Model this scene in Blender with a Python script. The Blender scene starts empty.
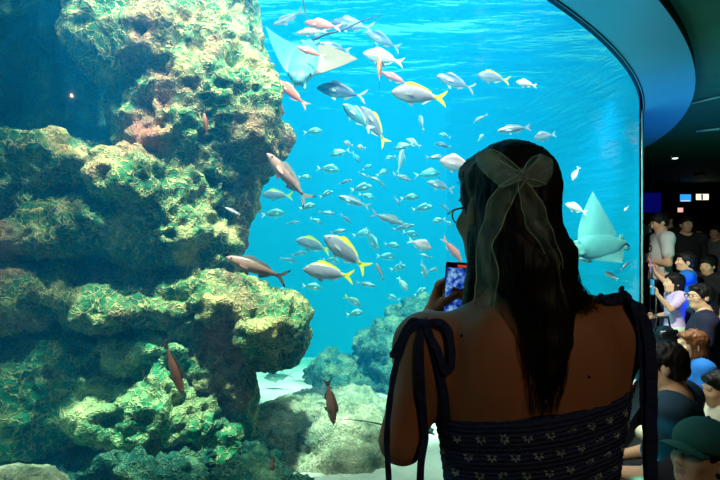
import bpy, math, random
import numpy as np
from mathutils import Vector, Matrix, Euler

SC = bpy.context.scene
COL = SC.collection
F = 520.0            # focal length in pixels (26 mm on a 36 mm sensor, 720 px wide)
CAMZ = 1.45
RNG = random.Random(7)

def at(u, v, d):
    """point of the place seen at pixel (u, v), d metres in front of the camera"""
    return np.array([(u - 360.0) / F * d, d, CAMZ + (240.0 - v) / F * d])

# ------------------------------------------------------------------ objects
def tag(o, label=None, cat=None, group=None, kind=None):
    if label: o['label'] = label
    if cat: o['category'] = cat
    if group: o['group'] = group
    if kind: o['kind'] = kind
    return o

def empty(name, loc=(0, 0, 0), rot=None):
    o = bpy.data.objects.new(name, None)
    o.empty_display_size = 0.05
    COL.objects.link(o)
    o.location = loc
    if rot is not None: o.rotation_euler = rot
    return o

def mesh_obj(name, V, Fc, mats, parent=None, smooth=True, midx=None):
    me = bpy.data.meshes.new(name)
    V = np.asarray(V, dtype=np.float64)
    if isinstance(Fc, np.ndarray): Fc = Fc.tolist()
    me.from_pydata(V.tolist(), [], Fc)
    if not isinstance(mats, (list, tuple)): mats = [mats]
    for m in mats: me.materials.append(m)
    if midx is not None:
        me.polygons.foreach_set('material_index', np.asarray(midx, dtype=np.int32))
    if smooth:
        me.polygons.foreach_set('use_smooth', np.ones(len(me.polygons), dtype=bool))
    me.update()
    o = bpy.data.objects.new(name, me)
    COL.objects.link(o)
    if parent is not None: o.parent = parent
    return o

class MB:
    """collects simple shapes into one mesh"""
    def __init__(self): self.V = []; self.F = []
    def add(self, V, Fc):
        b = len(self.V)
        self.V += [tuple(map(float, v)) for v in V]
        self.F += [tuple(int(i) + b for i in f) for f in Fc]
        return self
    def box(self, lo, hi, M=None):
        (a, b, c), (d, e, f) = lo, hi
        V = [(a,b,c),(d,b,c),(d,e,c),(a,e,c),(a,b,f),(d,b,f),(d,e,f),(a,e,f)]
        if M is not None: V = [tuple(M @ Vector(v)) for v in V]
        return self.add(V, [(3,2,1,0),(4,5,6,7),(0,1,5,4),(1,2,6,5),(2,3,7,6),(3,0,4,7)])
    def tube(self, pts, rad, n=8, cap=True, flat=1.0):
        pts = [Vector(p) for p in pts]
        if not isinstance(rad, (list, tuple, np.ndarray)): rad = [rad] * len(pts)
        V = []; Fc = []; up = None
        for i, p in enumerate(pts):
            t = (pts[min(i+1, len(pts)-1)] - pts[max(i-1, 0)]).normalized()
            if up is None:
                up = Vector((0,0,1)) if abs(t.z) < 0.9 else Vector((1,0,0))
            s = t.cross(up).normalized(); up = s.cross(t).normalized()
            for k in range(n):
                a = 2*math.pi*k/n
                V.append(p + s*(math.cos(a)*rad[i]) + up*(math.sin(a)*rad[i]*flat))
        for i in range(len(pts)-1):
            for k in range(n):
                k2 = (k+1) % n
                Fc.append((i*n+k, i*n+k2, (i+1)*n+k2, (i+1)*n+k))
        if cap:
            Fc.append(tuple(range(n-1, -1, -1))); Fc.append(tuple((len(pts)-1)*n+k for k in range(n)))
        return self.add(V, Fc)
    def grid(self, P):
        """P: array (m, n, 3) -> open sheet"""
        m, n = len(P), len(P[0])
        V = [P[i][j] for i in range(m) for j in range(n)]
        Fc = [(i*n+j, i*n+j+1, (i+1)*n+j+1, (i+1)*n+j) for i in range(m-1) for j in range(n-1)]
        return self.add(V, Fc)
    def ball(self, c, r, n=10, m=8):
        if not isinstance(r, (list, tuple)): r = (r, r, r)
        V = [(c[0], c[1], c[2]-r[2])]
        for i in range(1, m):
            th = -math.pi/2 + math.pi*i/m
            for k in range(n):
                a = 2*math.pi*k/n
                V.append((c[0]+r[0]*math.cos(th)*math.cos(a), c[1]+r[1]*math.cos(th)*math.sin(a), c[2]+r[2]*math.sin(th)))
        V.append((c[0], c[1], c[2]+r[2]))
        Fc = []
        for k in range(n): Fc.append((0, 1+(k+1)%n, 1+k))
        for i in range(m-2):
            for k in range(n):
                a = 1+i*n; Fc.append((a+k, a+(k+1)%n, a+n+(k+1)%n, a+n+k))
        a = 1+(m-2)*n
        for k in range(n): Fc.append((a+k, a+(k+1)%n, len(V)-1))
        return self.add(V, Fc)
    def build(self, name, mats, parent=None, smooth=True):
        return mesh_obj(name, self.V, self.F, mats, parent, smooth)

def solidify(o, t, offset=0.0):
    m = o.modifiers.new('thick', 'SOLIDIFY'); m.thickness = t; m.offset = offset
    return o

def bevel(o, w, n=2):
    m = o.modifiers.new('edge', 'BEVEL'); m.width = w; m.segments = n; m.limit_method = 'ANGLE'
    return o

# ------------------------------------------------------------------ numpy noise
def _hash(ix, iy, iz, seed):
    h = (ix.astype(np.int64)*374761393 + iy.astype(np.int64)*668265263 + iz.astype(np.int64)*2147483647 + seed*974634777) & 0xffffffff
    h = ((h ^ (h >> 13)) * 1274126177) & 0xffffffff
    h = h ^ (h >> 16)
    return (h & 0xffff).astype(np.float64) / 65535.0

def vnoise(P, f, seed=0):
    Q = P * f
    I = np.floor(Q).astype(np.int64); T = Q - I
    T = T*T*(3-2*T)
    r = 0
    for dx in (0, 1):
        wx = T[:,0] if dx else 1-T[:,0]
        for dy in (0, 1):
            wy = T[:,1] if dy else 1-T[:,1]
            for dz in (0, 1):
                wz = T[:,2] if dz else 1-T[:,2]
                r = r + wx*wy*wz*_hash(I[:,0]+dx, I[:,1]+dy, I[:,2]+dz, seed)
    return r*2-1

def fbm(P, f, oct=3, seed=0):
    r = 0; a = 1.0
    for k in range(oct):
        r = r + a*vnoise(P + 17.3*k, f*2**k, seed+k); a *= 0.5
    return r

def ridged(P, f, oct=3, seed=0):
    r = 0; a = 1.0
    for k in range(oct):
        r = r + a*(1-2*np.abs(vnoise(P + 9.1*k, f*2.1**k, seed+k))); a *= 0.5
    return r

# ------------------------------------------------------------------ distance-field modelling
class SDF:
    """smooth union of tapered limbs, ellipsoids and lofts on a grid, meshed with surface nets"""
    def __init__(self, lo, hi, vox):
        self.lo = np.array(lo, float); self.vox = vox
        self.n = np.maximum(4, np.ceil((np.array(hi, float)-self.lo)/vox).astype(int)+1)
        self.g = np.full(tuple(self.n), 1.0, dtype=np.float32)
        self.ax = [self.lo[k] + vox*np.arange(self.n[k]) for k in range(3)]
    def _win(self, lo, hi, pad):
        a = np.clip(np.floor((np.asarray(lo)-pad-self.lo)/self.vox).astype(int), 0, self.n)
        b = np.clip(np.ceil((np.asarray(hi)+pad-self.lo)/self.vox).astype(int)+1, 0, self.n)
        if np.any(b <= a): return None, None
        sl = tuple(slice(a[k], b[k]) for k in range(3))
        X, Y, Z = np.meshgrid(self.ax[0][sl[0]], self.ax[1][sl[1]], self.ax[2][sl[2]], indexing='ij')
        return sl, (X, Y, Z)
    def _merge(self, sl, d, k, op='add'):
        g = self.g[sl]
        if op == 'add':
            if k > 0:
                h = np.clip(0.5 + 0.5*(g-d)/k, 0, 1)
                self.g[sl] = g*(1-h) + d*h - k*h*(1-h)
            else: self.g[sl] = np.minimum(g, d)
        elif op == 'sub':
            if k > 0:
                h = np.clip(0.5 - 0.5*(g+d)/k, 0, 1)
                self.g[sl] = g*(1-h) - d*h + k*h*(1-h)
            else: self.g[sl] = np.maximum(g, -d)
    def limb(self, a, b, ra, rb, k=0.02, flat=False, op='add'):
        a = np.asarray(a, float); b = np.asarray(b, float); r = max(ra, rb)
        sl, G = self._win(np.minimum(a, b)-r, np.maximum(a, b)+r, k+3*self.vox)
        if sl is None: return self
        ab = b-a; L2 = max(1e-9, ab@ab)
        t0 = ((G[0]-a[0])*ab[0] + (G[1]-a[1])*ab[1] + (G[2]-a[2])*ab[2])/L2
        t = np.clip(t0, 0, 1)
        d = np.sqrt((G[0]-a[0]-t*ab[0])**2 + (G[1]-a[1]-t*ab[1])**2 + (G[2]-a[2]-t*ab[2])**2) - (ra+(rb-ra)*t)
        if flat:
            L = math.sqrt(L2); d = np.maximum(d, np.maximum(-t0*L, (t0-1)*L))
        self._merge(sl, d, k, op); return self
    def chain(self, pts, rad, k=0.02, op='add'):
        for i in range(len(pts)-1): self.limb(pts[i], pts[i+1], rad[i], rad[i+1], k, op=op)
        return self
    def ell(self, c, r, k=0.02, R=None, op='add'):
        c = np.asarray(c, float); r = np.asarray(r, float)
        m = r.max()
        ext = np.full(3, m) if R is not None else r
        sl, G = self._win(c-ext, c+ext, k+3*self.vox)
        if sl is None: return self
        X, Y, Z = G[0]-c[0], G[1]-c[1], G[2]-c[2]
        if R is not None:
            R = np.asarray(R)
            X, Y, Z = (R[0,0]*X+R[1,0]*Y+R[2,0]*Z, R[0,1]*X+R[1,1]*Y+R[2,1]*Z, R[0,2]*X+R[1,2]*Y+R[2,2]*Z)
        k0 = np.sqrt((X/r[0])**2+(Y/r[1])**2+(Z/r[2])**2)
        k1 = np.sqrt((X/r[0]**2)**2+(Y/r[1]**2)**2+(Z/r[2]**2)**2)
        d = k0*(k0-1)/np.maximum(k1, 1e-6)
        self._merge(sl, d, k, op); return self
    def loft(self, secs, k=0.02, p=2.0, op='add'):
        """secs: (z, cx, cy, rx, ry) from low to high"""
        S = np.array(secs, float); S = S[np.argsort(S[:,0])]
        lo = [np.min(S[:,1]-S[:,3]), np.min(S[:,2]-S[:,4]), S[0,0]]
        hi = [np.max(S[:,1]+S[:,3]), np.max(S[:,2]+S[:,4]), S[-1,0]]
        sl, G = self._win(lo, hi, k+3*self.vox)
        if sl is None: return self
        z = self.ax[2][sl[2]]
        # smooth interpolation of the sections
        def itp(c):
            zz = np.clip(z, S[0,0], S[-1,0])
            i = np.clip(np.searchsorted(S[:,0], zz)-1, 0, len(S)-2)
            t = (zz-S[i,0])/np.maximum(1e-6, S[i+1,0]-S[i,0])
            m = np.gradient(S[:,c], S[:,0]); h = S[i+1,0]-S[i,0]
            return ((2*t**3-3*t**2+1)*S[i,c] + (t**3-2*t**2+t)*h*m[i] + (-2*t**3+3*t**2)*S[i+1,c] + (t**3-t**2)*h*m[i+1])
        cx, cy, rx, ry = [itp(c)[None,None,:] for c in (1,2,3,4)]
        q = (np.abs((G[0]-cx)/rx)**p + np.abs((G[1]-cy)/ry)**p)**(1/p)
        d = (q-1)*np.minimum(rx, ry)
        dz = np.maximum(S[0,0]-G[2], G[2]-S[-1,0])
        d = np.where((d > 0) & (dz > 0), np.sqrt(np.maximum(d,0)**2+np.maximum(dz,0)**2), np.maximum(d, dz))
        self._merge(sl, d, k, op); return self
    def cut(self, p, n):
        """remove everything on the side the normal n points to"""
        p = np.asarray(p, float); n = np.asarray(n, float); n = n/np.linalg.norm(n)
        X, Y, Z = np.meshgrid(*self.ax, indexing='ij')
        self.g = np.maximum(self.g, ((X-p[0])*n[0]+(Y-p[1])*n[1]+(Z-p[2])*n[2]).astype(np.float32))
        return self
    def mesh(self, smooth=1):
        g = self.g.astype(np.float64)
        g[0]=np.maximum(g[0],1e-3); g[-1]=np.maximum(g[-1],1e-3)
        g[:,0]=np.maximum(g[:,0],1e-3); g[:,-1]=np.maximum(g[:,-1],1e-3)
        g[:,:,0]=np.maximum(g[:,:,0],1e-3); g[:,:,-1]=np.maximum(g[:,:,-1],1e-3)
        ins = g < 0
        nx, ny, nz = g.shape
        acc = np.zeros((nx-1, ny-1, nz-1, 3), np.float32); cnt = np.zeros((nx-1, ny-1, nz-1), np.float32)
        quads = []
        for axis in range(3):
            a = [slice(None)]*3; b = [slice(None)]*3
            a[axis] = slice(0, -1); b[axis] = slice(1, None)
            ch = ins[tuple(a)] != ins[tuple(b)]
            idx = np.argwhere(ch)
            if len(idx) == 0: continue
            va = g[tuple(a)][ch]; vb = g[tuple(b)][ch]
            t = va/(va-vb)
            pos = idx.astype(np.float64); pos[:,axis] += t
            o1, o2 = [k for k in range(3) if k != axis]
            ok = (idx[:,o1] > 0) & (idx[:,o2] > 0) & (idx[:,o1] < g.shape[o1]-1) & (idx[:,o2] < g.shape[o2]-1)
            idx = idx[ok]; pos = pos[ok]; sgn = va[ok] < 0
            cells = []
            for d1, d2 in ((-1,-1),(0,-1),(0,0),(-1,0)):
                c = idx.copy(); c[:,o1] += d1; c[:,o2] += d2
                np.add.at(acc, (c[:,0],c[:,1],c[:,2]), pos); np.add.at(cnt, (c[:,0],c[:,1],c[:,2]), 1)
                cells.append(c)
            cid = [c[:,0]*(ny-1)*(nz-1)+c[:,1]*(nz-1)+c[:,2] for c in cells]
            q = np.stack(cid, 1)
            flip = sgn if axis != 1 else ~sgn
            q[~flip] = q[~flip][:, ::-1]
            quads.append(q)
        Q = np.concatenate(quads)
        used, inv = np.unique(Q, return_inverse=True)
        Q = inv.reshape(Q.shape)
        A = acc.reshape(-1,3)[used]/np.maximum(1, cnt.reshape(-1)[used])[:,None]
        V = self.lo + A*self.vox
        for _ in range(smooth):
            S = np.zeros_like(V); n = np.zeros(len(V))
            for i in range(4):
                j = (i+1) % 4
                np.add.at(S, Q[:,i], V[Q[:,j]]); np.add.at(S, Q[:,j], V[Q[:,i]])
                np.add.at(n, Q[:,i], 1); np.add.at(n, Q[:,j], 1)
            V = V*0.5 + 0.5*S/np.maximum(1, n)[:,None]
        return V, Q

def vnormals(V, Q):
    Nf = np.cross(V[Q[:,2]]-V[Q[:,0]], V[Q[:,3]]-V[Q[:,1]])
    N = np.zeros_like(V)
    for i in range(4): np.add.at(N, Q[:,i], Nf)
    return N/np.maximum(1e-12, np.linalg.norm(N, axis=1))[:,None]

def rotm(ax, deg):
    return np.array(Matrix.Rotation(math.radians(deg), 3, ax))

# ------------------------------------------------------------------ materials
class NT:
    def __init__(self, name):
        self.m = bpy.data.materials.new(name); self.m.use_nodes = True
        self.t = self.m.node_tree; self.t.nodes.clear()
        self.out = self.n('ShaderNodeOutputMaterial')
    def n(self, typ, **kw):
        nd = self.t.nodes.new(typ)
        for k, v in kw.items():
            if k.startswith('i_'):
                nd.inputs[k[2:].replace('_', ' ')].default_value = v
            else: setattr(nd, k, v)
        return nd
    def l(self, a, ao, b, bi):
        self.t.links.new(a.outputs[ao], b.inputs[bi]); return self

def rgb(h):
    """sRGB 0-255 triple -> linear rgba"""
    def f(c):
        c = c/255.0
        return c/12.92 if c <= 0.04045 else ((c+0.055)/1.055)**2.4
    return (f(h[0]), f(h[1]), f(h[2]), 1.0)

_mc = {}
def mat(name, c, rough=0.6, metal=0.0, spec=0.4, var=0.15, scale=30.0, bump=0.0, coords='Object', emit=None, estr=0.0, sheen=0.0, sss=0.0):
    """plain procedural material: base colour varied by a noise, optional bump"""
    if name in _mc: return _mc[name]
    T = NT(name)
    p = T.n('ShaderNodeBsdfPrincipled')
    c = rgb(c)
    tc = T.n('ShaderNodeTexCoord')
    nz = T.n('ShaderNodeTexNoise'); nz.inputs['Scale'].default_value = scale; nz.inputs['Detail'].default_value = 3
    T.l(tc, coords, nz, 'Vector')
    mx = T.n('ShaderNodeMix', data_type='RGBA')
    mx.inputs[6].default_value = tuple(x*(1-var) for x in c[:3])+(1,)
    mx.inputs[7].default_value = tuple(min(1, x*(1+var)) for x in c[:3])+(1,)
    T.l(nz, 'Fac', mx, 0)
    T.t.links.new(mx.outputs[2], p.inputs['Base Color'])
    p.inputs['Roughness'].default_value = rough; p.inputs['Metallic'].default_value = metal
    p.inputs['Specular IOR Level'].default_value = spec
    if sheen: p.inputs['Sheen Weight'].default_value = sheen
    if emit is not None:
        p.inputs['Emission Color'].default_value = rgb(emit); p.inputs['Emission Strength'].default_value = estr
    if bump:
        b = T.n('ShaderNodeBump'); b.inputs['Strength'].default_value = bump; b.inputs['Distance'].default_value = 0.01
        T.l(nz, 'Fac', b, 'Height'); T.l(b, 'Normal', p, 'Normal')
    T.l(p, 'BSDF', T.out, 'Surface')
    _mc[name] = T.m
    return T.m
# ================================================================== the setting
CX, CY, R0, R1 = -5.18, 9.31, 9.0, 9.4      # the tank is a big drum: acrylic radius, soffit radius
RIM, CEIL, WATER, SAND = 2.75, 2.83, 3.6, 0.22
def circ(r, deg): return (CX + r*math.cos(math.radians(deg)), CY + r*math.sin(math.radians(deg)))
A0, A1 = -96.0, -27.0                        # arc of the acrylic panel
ARC = [A0 + (A1-A0)*i/96 for i in range(97)]
BACK = [(1.9, 11.4), (-9.0, 11.4)]           # back corners of the tank

# --- water: a scattering, red-absorbing volume
T = NT('sea_water')
vs = T.n('ShaderNodeVolumeScatter'); vs.inputs['Color'].default_value = (0.004, 0.37, 0.98, 1); vs.inputs['Density'].default_value = 0.165; vs.inputs['Anisotropy'].default_value = 0.0
va = T.n('ShaderNodeVolumeAbsorption'); va.inputs['Color'].default_value = (0.05, 0.84, 0.98, 1); va.inputs['Density'].default_value = 0.27
ad = T.n('ShaderNodeAddShader'); T.l(vs, 'Volume', ad, 0); T.l(va, 'Volume', ad, 1); T.l(ad, 'Shader', T.out, 'Volume')
M_water = T.m
def prism(poly, z0, z1):
    n = len(poly)
    V = [(x, y, z0) for x, y in poly] + [(x, y, z1) for x, y in poly]
    Fc = [tuple(range(n-1, -1, -1)), tuple(range(n, 2*n))] + [(i, (i+1) % n, n+(i+1) % n, n+i) for i in range(n)]
    return V, Fc
polyw = [circ(R0-0.075, a) for a in ARC] + [(BACK[0][0]-0.05, BACK[0][1]-0.05), (BACK[1][0]+0.05, BACK[1][1]-0.05)]
V, Fc = prism(polyw, -1.7, WATER-0.06)
o = mesh_obj('tank_water', V, Fc, M_water, smooth=False)
tag(o, kind='structure')

# --- rippled underside of the water: total reflection at a glance, clear straight up
T = NT('water_surface')
gl = T.n('ShaderNodeBsdfGlossy'); gl.inputs['Roughness'].default_value = 0.04; gl.inputs['Color'].default_value = (0.80, 0.97, 1, 1)
tr = T.n('ShaderNodeBsdfTransparent'); tr.inputs['Color'].default_value = (0.9, 0.98, 1, 1)
lw = T.n('ShaderNodeLayerWeight'); lw.inputs['Blend'].default_value = 0.5
rp = T.n('ShaderNodeValToRGB'); rp.color_ramp.elements[0].position = 0.20; rp.color_ramp.elements[0].color = (0,0,0,1); rp.color_ramp.elements[1].position = 0.42; rp.color_ramp.elements[1].color = (1,1,1,1)
mx = T.n('ShaderNodeMixShader')
tc = T.n('ShaderNodeTexCoord'); mp = T.n('ShaderNodeMapping'); mp.inputs['Scale'].default_value = (1.4, 4.5, 1)
nz = T.n('ShaderNodeTexNoise'); nz.inputs['Scale'].default_value = 1.3; nz.inputs['Detail'].default_value = 3
bp = T.n('ShaderNodeBump'); bp.inputs['Strength'].default_value = 0.5; bp.inputs['Distance'].default_value = 0.12
T.l(tc, 'Object', mp, 'Vector'); T.l(mp, 'Vector', nz, 'Vector'); T.l(nz, 'Fac', bp, 'Height'); T.l(bp, 'Normal', gl, 'Normal')
T.l(lw, 'Facing', rp, 'Fac'); T.l(rp, 'Color', mx, 0); T.l(tr, 'BSDF', mx, 1); T.l(gl, 'BSDF', mx, 2); T.l(mx, 'Shader', T.out, 'Surface')
xs = np.linspace(-9, 4.2, 150); ys = np.linspace(0.2, 11.4, 130)
P = [[(x, y, WATER + 0.022*math.sin(5.1*y+1.3*math.sin(1.7*x)) + 0.012*math.sin(11*y+2.3*x) + 0.012*math.sin(3.1*x-2.2*y)) for x in xs] for y in ys]
mb = MB(); 
V = []; keep = {}
for i, row in enumerate(P):
    for j, p in enumerate(row):
        keep[(i, j)] = len(V); V.append(p)
def inside(p):
    return math.hypot(p[0]-CX, p[1]-CY) < R0-0.02 and p[0] < 2.84 - (p[1]-5.22)*0.152 + 0.1
Fc = [(keep[(i,j)], keep[(i,j+1)], keep[(i+1,j+1)], keep[(i+1,j)]) for i in range(len(ys)-1) for j in range(len(xs)-1) if inside(P[i][j]) and inside(P[i+1][j+1]) and inside(P[i][j+1]) and inside(P[i+1][j])]
o = mesh_obj('water_surface', V, Fc, T.m); tag(o, kind='structure')

# --- curved acrylic panel
T = NT('acrylic')
gl = T.n('ShaderNodeBsdfGlossy'); gl.inputs['Roughness'].default_value = 0.02
tr = T.n('ShaderNodeBsdfTransparent'); tr.inputs['Color'].default_value = (0.97, 0.995, 0.99, 1)
fr = T.n('ShaderNodeFresnel'); fr.inputs['IOR'].default_value = 1.22
mu = T.n('ShaderNodeMath', operation='MINIMUM'); mu.inputs[1].default_value = 0.07
mx = T.n('ShaderNodeMixShader'); T.l(fr, 'Fac', mu, 0); T.l(mu, 'Value', mx, 0); T.l(tr, 'BSDF', mx, 1); T.l(gl, 'BSDF', mx, 2); T.l(mx, 'Shader', T.out, 'Surface')
M_acr = T.m
GB = 0.16                                     # bottom of the acrylic
mb = MB()
mb.grid([[(*circ(R0, a), z) for a in ARC] for z in (GB, 1.0, 2.0, RIM)])
o = mb.build('window_1', M_acr); tag(o, kind='structure')

# --- dark plinth below, fascia above the acrylic, black gasket along its top edge
M_plinth = mat('dark_plinth', (14, 24, 30), 0.5)
M_gask = mat('black_gasket', (6, 14, 26), 0.6)
mb = MB(); mb.grid([[(*circ(R0-0.06, a), z) for a in ARC] for z in (0, GB)]); mb.grid([[(*circ(R0+0.05, a), z) for a in ARC] for z in (GB, 0)]); mb.grid([[(*circ(r, a), GB) for a in ARC] for r in (R0-0.06, R0+0.05)])
tag(mb.build('trim_1', M_plinth), kind='structure')
M_fasc = mat('tank_lining', (40, 120, 150), 0.8, var=0.05)
mb = MB(); mb.grid([[(*circ(R0-0.03, a), z) for a in ARC] for z in (RIM, WATER+0.05)]); mb.grid([[(*circ(R0+0.02, a), z) for a in ARC] for z in (WATER+0.05, RIM+0.01)])
tag(mb.build('wall_fascia', M_fasc), kind='structure')
mb = MB(); mb.tube([(*circ(R0+0.012, a), RIM-0.002) for a in ARC], 0.005, 8)
tag(mb.build('trim_2', M_gask), kind='structure')

# pale polished end of the acrylic where it meets the dark hall
mb = MB(); mb.grid([[(*circ(r, a), z) for (r, a) in ((R0-0.012, A1), (R0+0.002, A1-0.01), (R0+0.003, A1+0.03), (R0-0.012, A1+0.05))] for z in (GB, 1.0, 2.0, RIM)])
tag(mb.build('trim_4', mat('polished_acrylic_edge', (120, 180, 178), 0.2)), kind='structure')
# --- soffit ring and the hall ceiling outside it
M_soff = mat('soffit_paint', (80, 170, 215), 0.4, var=0.04, scale=3)
ARCS = [A0 + (30-A0)*i/140 for i in range(141)]
mb = MB(); mb.grid([[(*circ(r, a), RIM) for a in ARCS] for r in (R1, R0+0.0)])
tag(mb.build('ceiling_soffit', M_soff), kind='structure')
mb = MB(); mb.grid([[(*circ(R1, a), z) for a in ARCS] for z in (CEIL+0.02, RIM)])
tag(mb.build('trim_3', mat('soffit_edge', (8, 12, 16), 0.8)), kind='structure')
M_ceil = mat('hall_ceiling', (40, 95, 84), 0.75, var=0.25, scale=6)
ARCC = [-135 + 185*i/120 for i in range(121)]
mb = MB(); mb.grid([[(*circ(r, a), CEIL) for a in ARCC] for r in (21, 17, 14, 12, 10.5, R1)])
tag(mb.build('ceiling', M_ceil), kind='structure')
M_floor = mat('dark_hall_floor', (30, 36, 40), 0.55, var=0.3, scale=8)
mb = MB(); mb.grid([[(*circ(r, a), 0.0) for a in ARCC] for r in (R0-0.2, 10.5, 12, 14, 17, 21)])
tag(mb.build('floor', M_floor), kind='structure')
M_wall = mat('dark_hall_wall', (16, 18, 26), 0.8, var=0.2, scale=3)
mb = MB(); mb.grid([[(*circ(20.9, a), z) for a in ARCC] for z in (0, CEIL)])
tag(mb.build('wall_far', M_wall), kind='structure')

# --- tank lining: side, back and sand floor
M_back = mat('tank_back_wall', (6, 160, 236), 0.9, var=0.12, scale=0.7)  # blue wall paint, saturated to carry the haze colour of deep water
e = circ(R0-0.03, A1)
def wallq(p, q):
    mb = MB(); n = 20
    mb.grid([[(p[0]+(q[0]-p[0])*i/n, p[1]+(q[1]-p[1])*i/n, z) for i in range(n+1)] for z in (-1.8, 0, 1.2, 2.4, WATER+0.4)])
    return mb
ring_end = [circ(R0+0.0, a) for a in (A1, A1+20, A1+40)]
T = NT('tank_side_panel')              # smooth side panel: rippled reflections over teal paint carrying the water's haze colour
p = T.n('ShaderNodeBsdfPrincipled'); p.inputs['Base Color'].default_value = rgb((10, 172, 214)); p.inputs['Roughness'].default_value = 0.08; p.inputs['Specular IOR Level'].default_value = 0.9
tc = T.n('ShaderNodeTexCoord'); mp = T.n('ShaderNodeMapping'); mp.inputs['Scale'].default_value = (1, 1.2, 9); nz = T.n('ShaderNodeTexNoise'); nz.inputs['Scale'].default_value = 1.6; nz.inputs['Detail'].default_value = 4
bp = T.n('ShaderNodeBump'); bp.inputs['Strength'].default_value = 0.35; bp.inputs['Distance'].default_value = 0.05
T.l(tc, 'Object', mp, 'Vector'); T.l(mp, 'Vector', nz, 'Vector'); T.l(nz, 'Fac', bp, 'Height'); T.l(bp, 'Normal', p, 'Normal')
gs = T.n('ShaderNodeBsdfGlossy'); gs.inputs['Roughness'].default_value = 0.06; T.l(bp, 'Normal', gs, 'Normal'); ms = T.n('ShaderNodeMixShader'); ms.inputs[0].default_value = 0.4
T.l(p, 'BSDF', ms, 1); T.l(gs, 'BSDF', ms, 2); T.l(ms, 'Shader', T.out, 'Surface')
tag(wallq(e, BACK[0]).build('wall_tank_side', T.m), kind='structure')
tag(wallq(BACK[0], BACK[1]).build('wall_tank_back', M_back), kind='structure')
tag(wallq(BACK[1], circ(R0-0.03, A0)).build('wall_tank_left', M_back), kind='structure')
# outside of the drum past the acrylic, seen from the hall
mb = MB(); mb.grid([[(*circ(R0+0.01, A1+60*i/40), z) for i in range(41)] for z in (0, RIM)])
tag(mb.build('wall_drum', M_wall), kind='structure')
# sand
T = NT('pale_sand')
p = T.n('ShaderNodeBsdfPrincipled'); tc = T.n('ShaderNodeTexCoord'); nz = T.n('ShaderNodeTexNoise'); nz.inputs['Scale'].default_value = 3.0; nz.inputs['Detail'].default_value = 6
cr = T.n('ShaderNodeValToRGB'); cr.color_ramp.elements[0].color = rgb((168, 176, 170)); cr.color_ramp.elements[1].color = rgb((224, 226, 216)); cr.color_ramp.elements[0].position = .3; cr.color_ramp.elements[1].position = .65
T.l(tc, 'Object', nz, 'Vector'); T.l(nz, 'Fac', cr, 'Fac'); T.l(cr, 'Color', p, 'Base Color'); p.inputs['Roughness'].default_value = 0.95
b = T.n('ShaderNodeBump'); b.inputs['Strength'].default_value = 0.4; T.l(nz, 'Fac', b, 'Height'); T.l(b, 'Normal', p, 'Normal')
T.l(p, 'BSDF', T.out, 'Surface')
rr = np.concatenate([np.linspace(0.2, 6, 40), np.linspace(6.1, R0-0.03, 60)]); aa = np.linspace(A0, 90, 150)
V = np.array([(CX+r*math.cos(math.radians(a)), CY+r*math.sin(math.radians(a)), SAND) for r in rr for a in aa]); V[:,2] += 0.06*fbm(V, 0.9, 3, 5) - 0.2*np.clip(V[:,1]-4.5, 0, None)
nx = len(aa)
Fc = [(i*nx+j, (i+1)*nx+j, (i+1)*nx+j+1, i*nx+j+1) for i in range(len(rr)-1) for j in range(nx-1)]
tag(mesh_obj('floor_sand', V, Fc, T.m), kind='structure')
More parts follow.
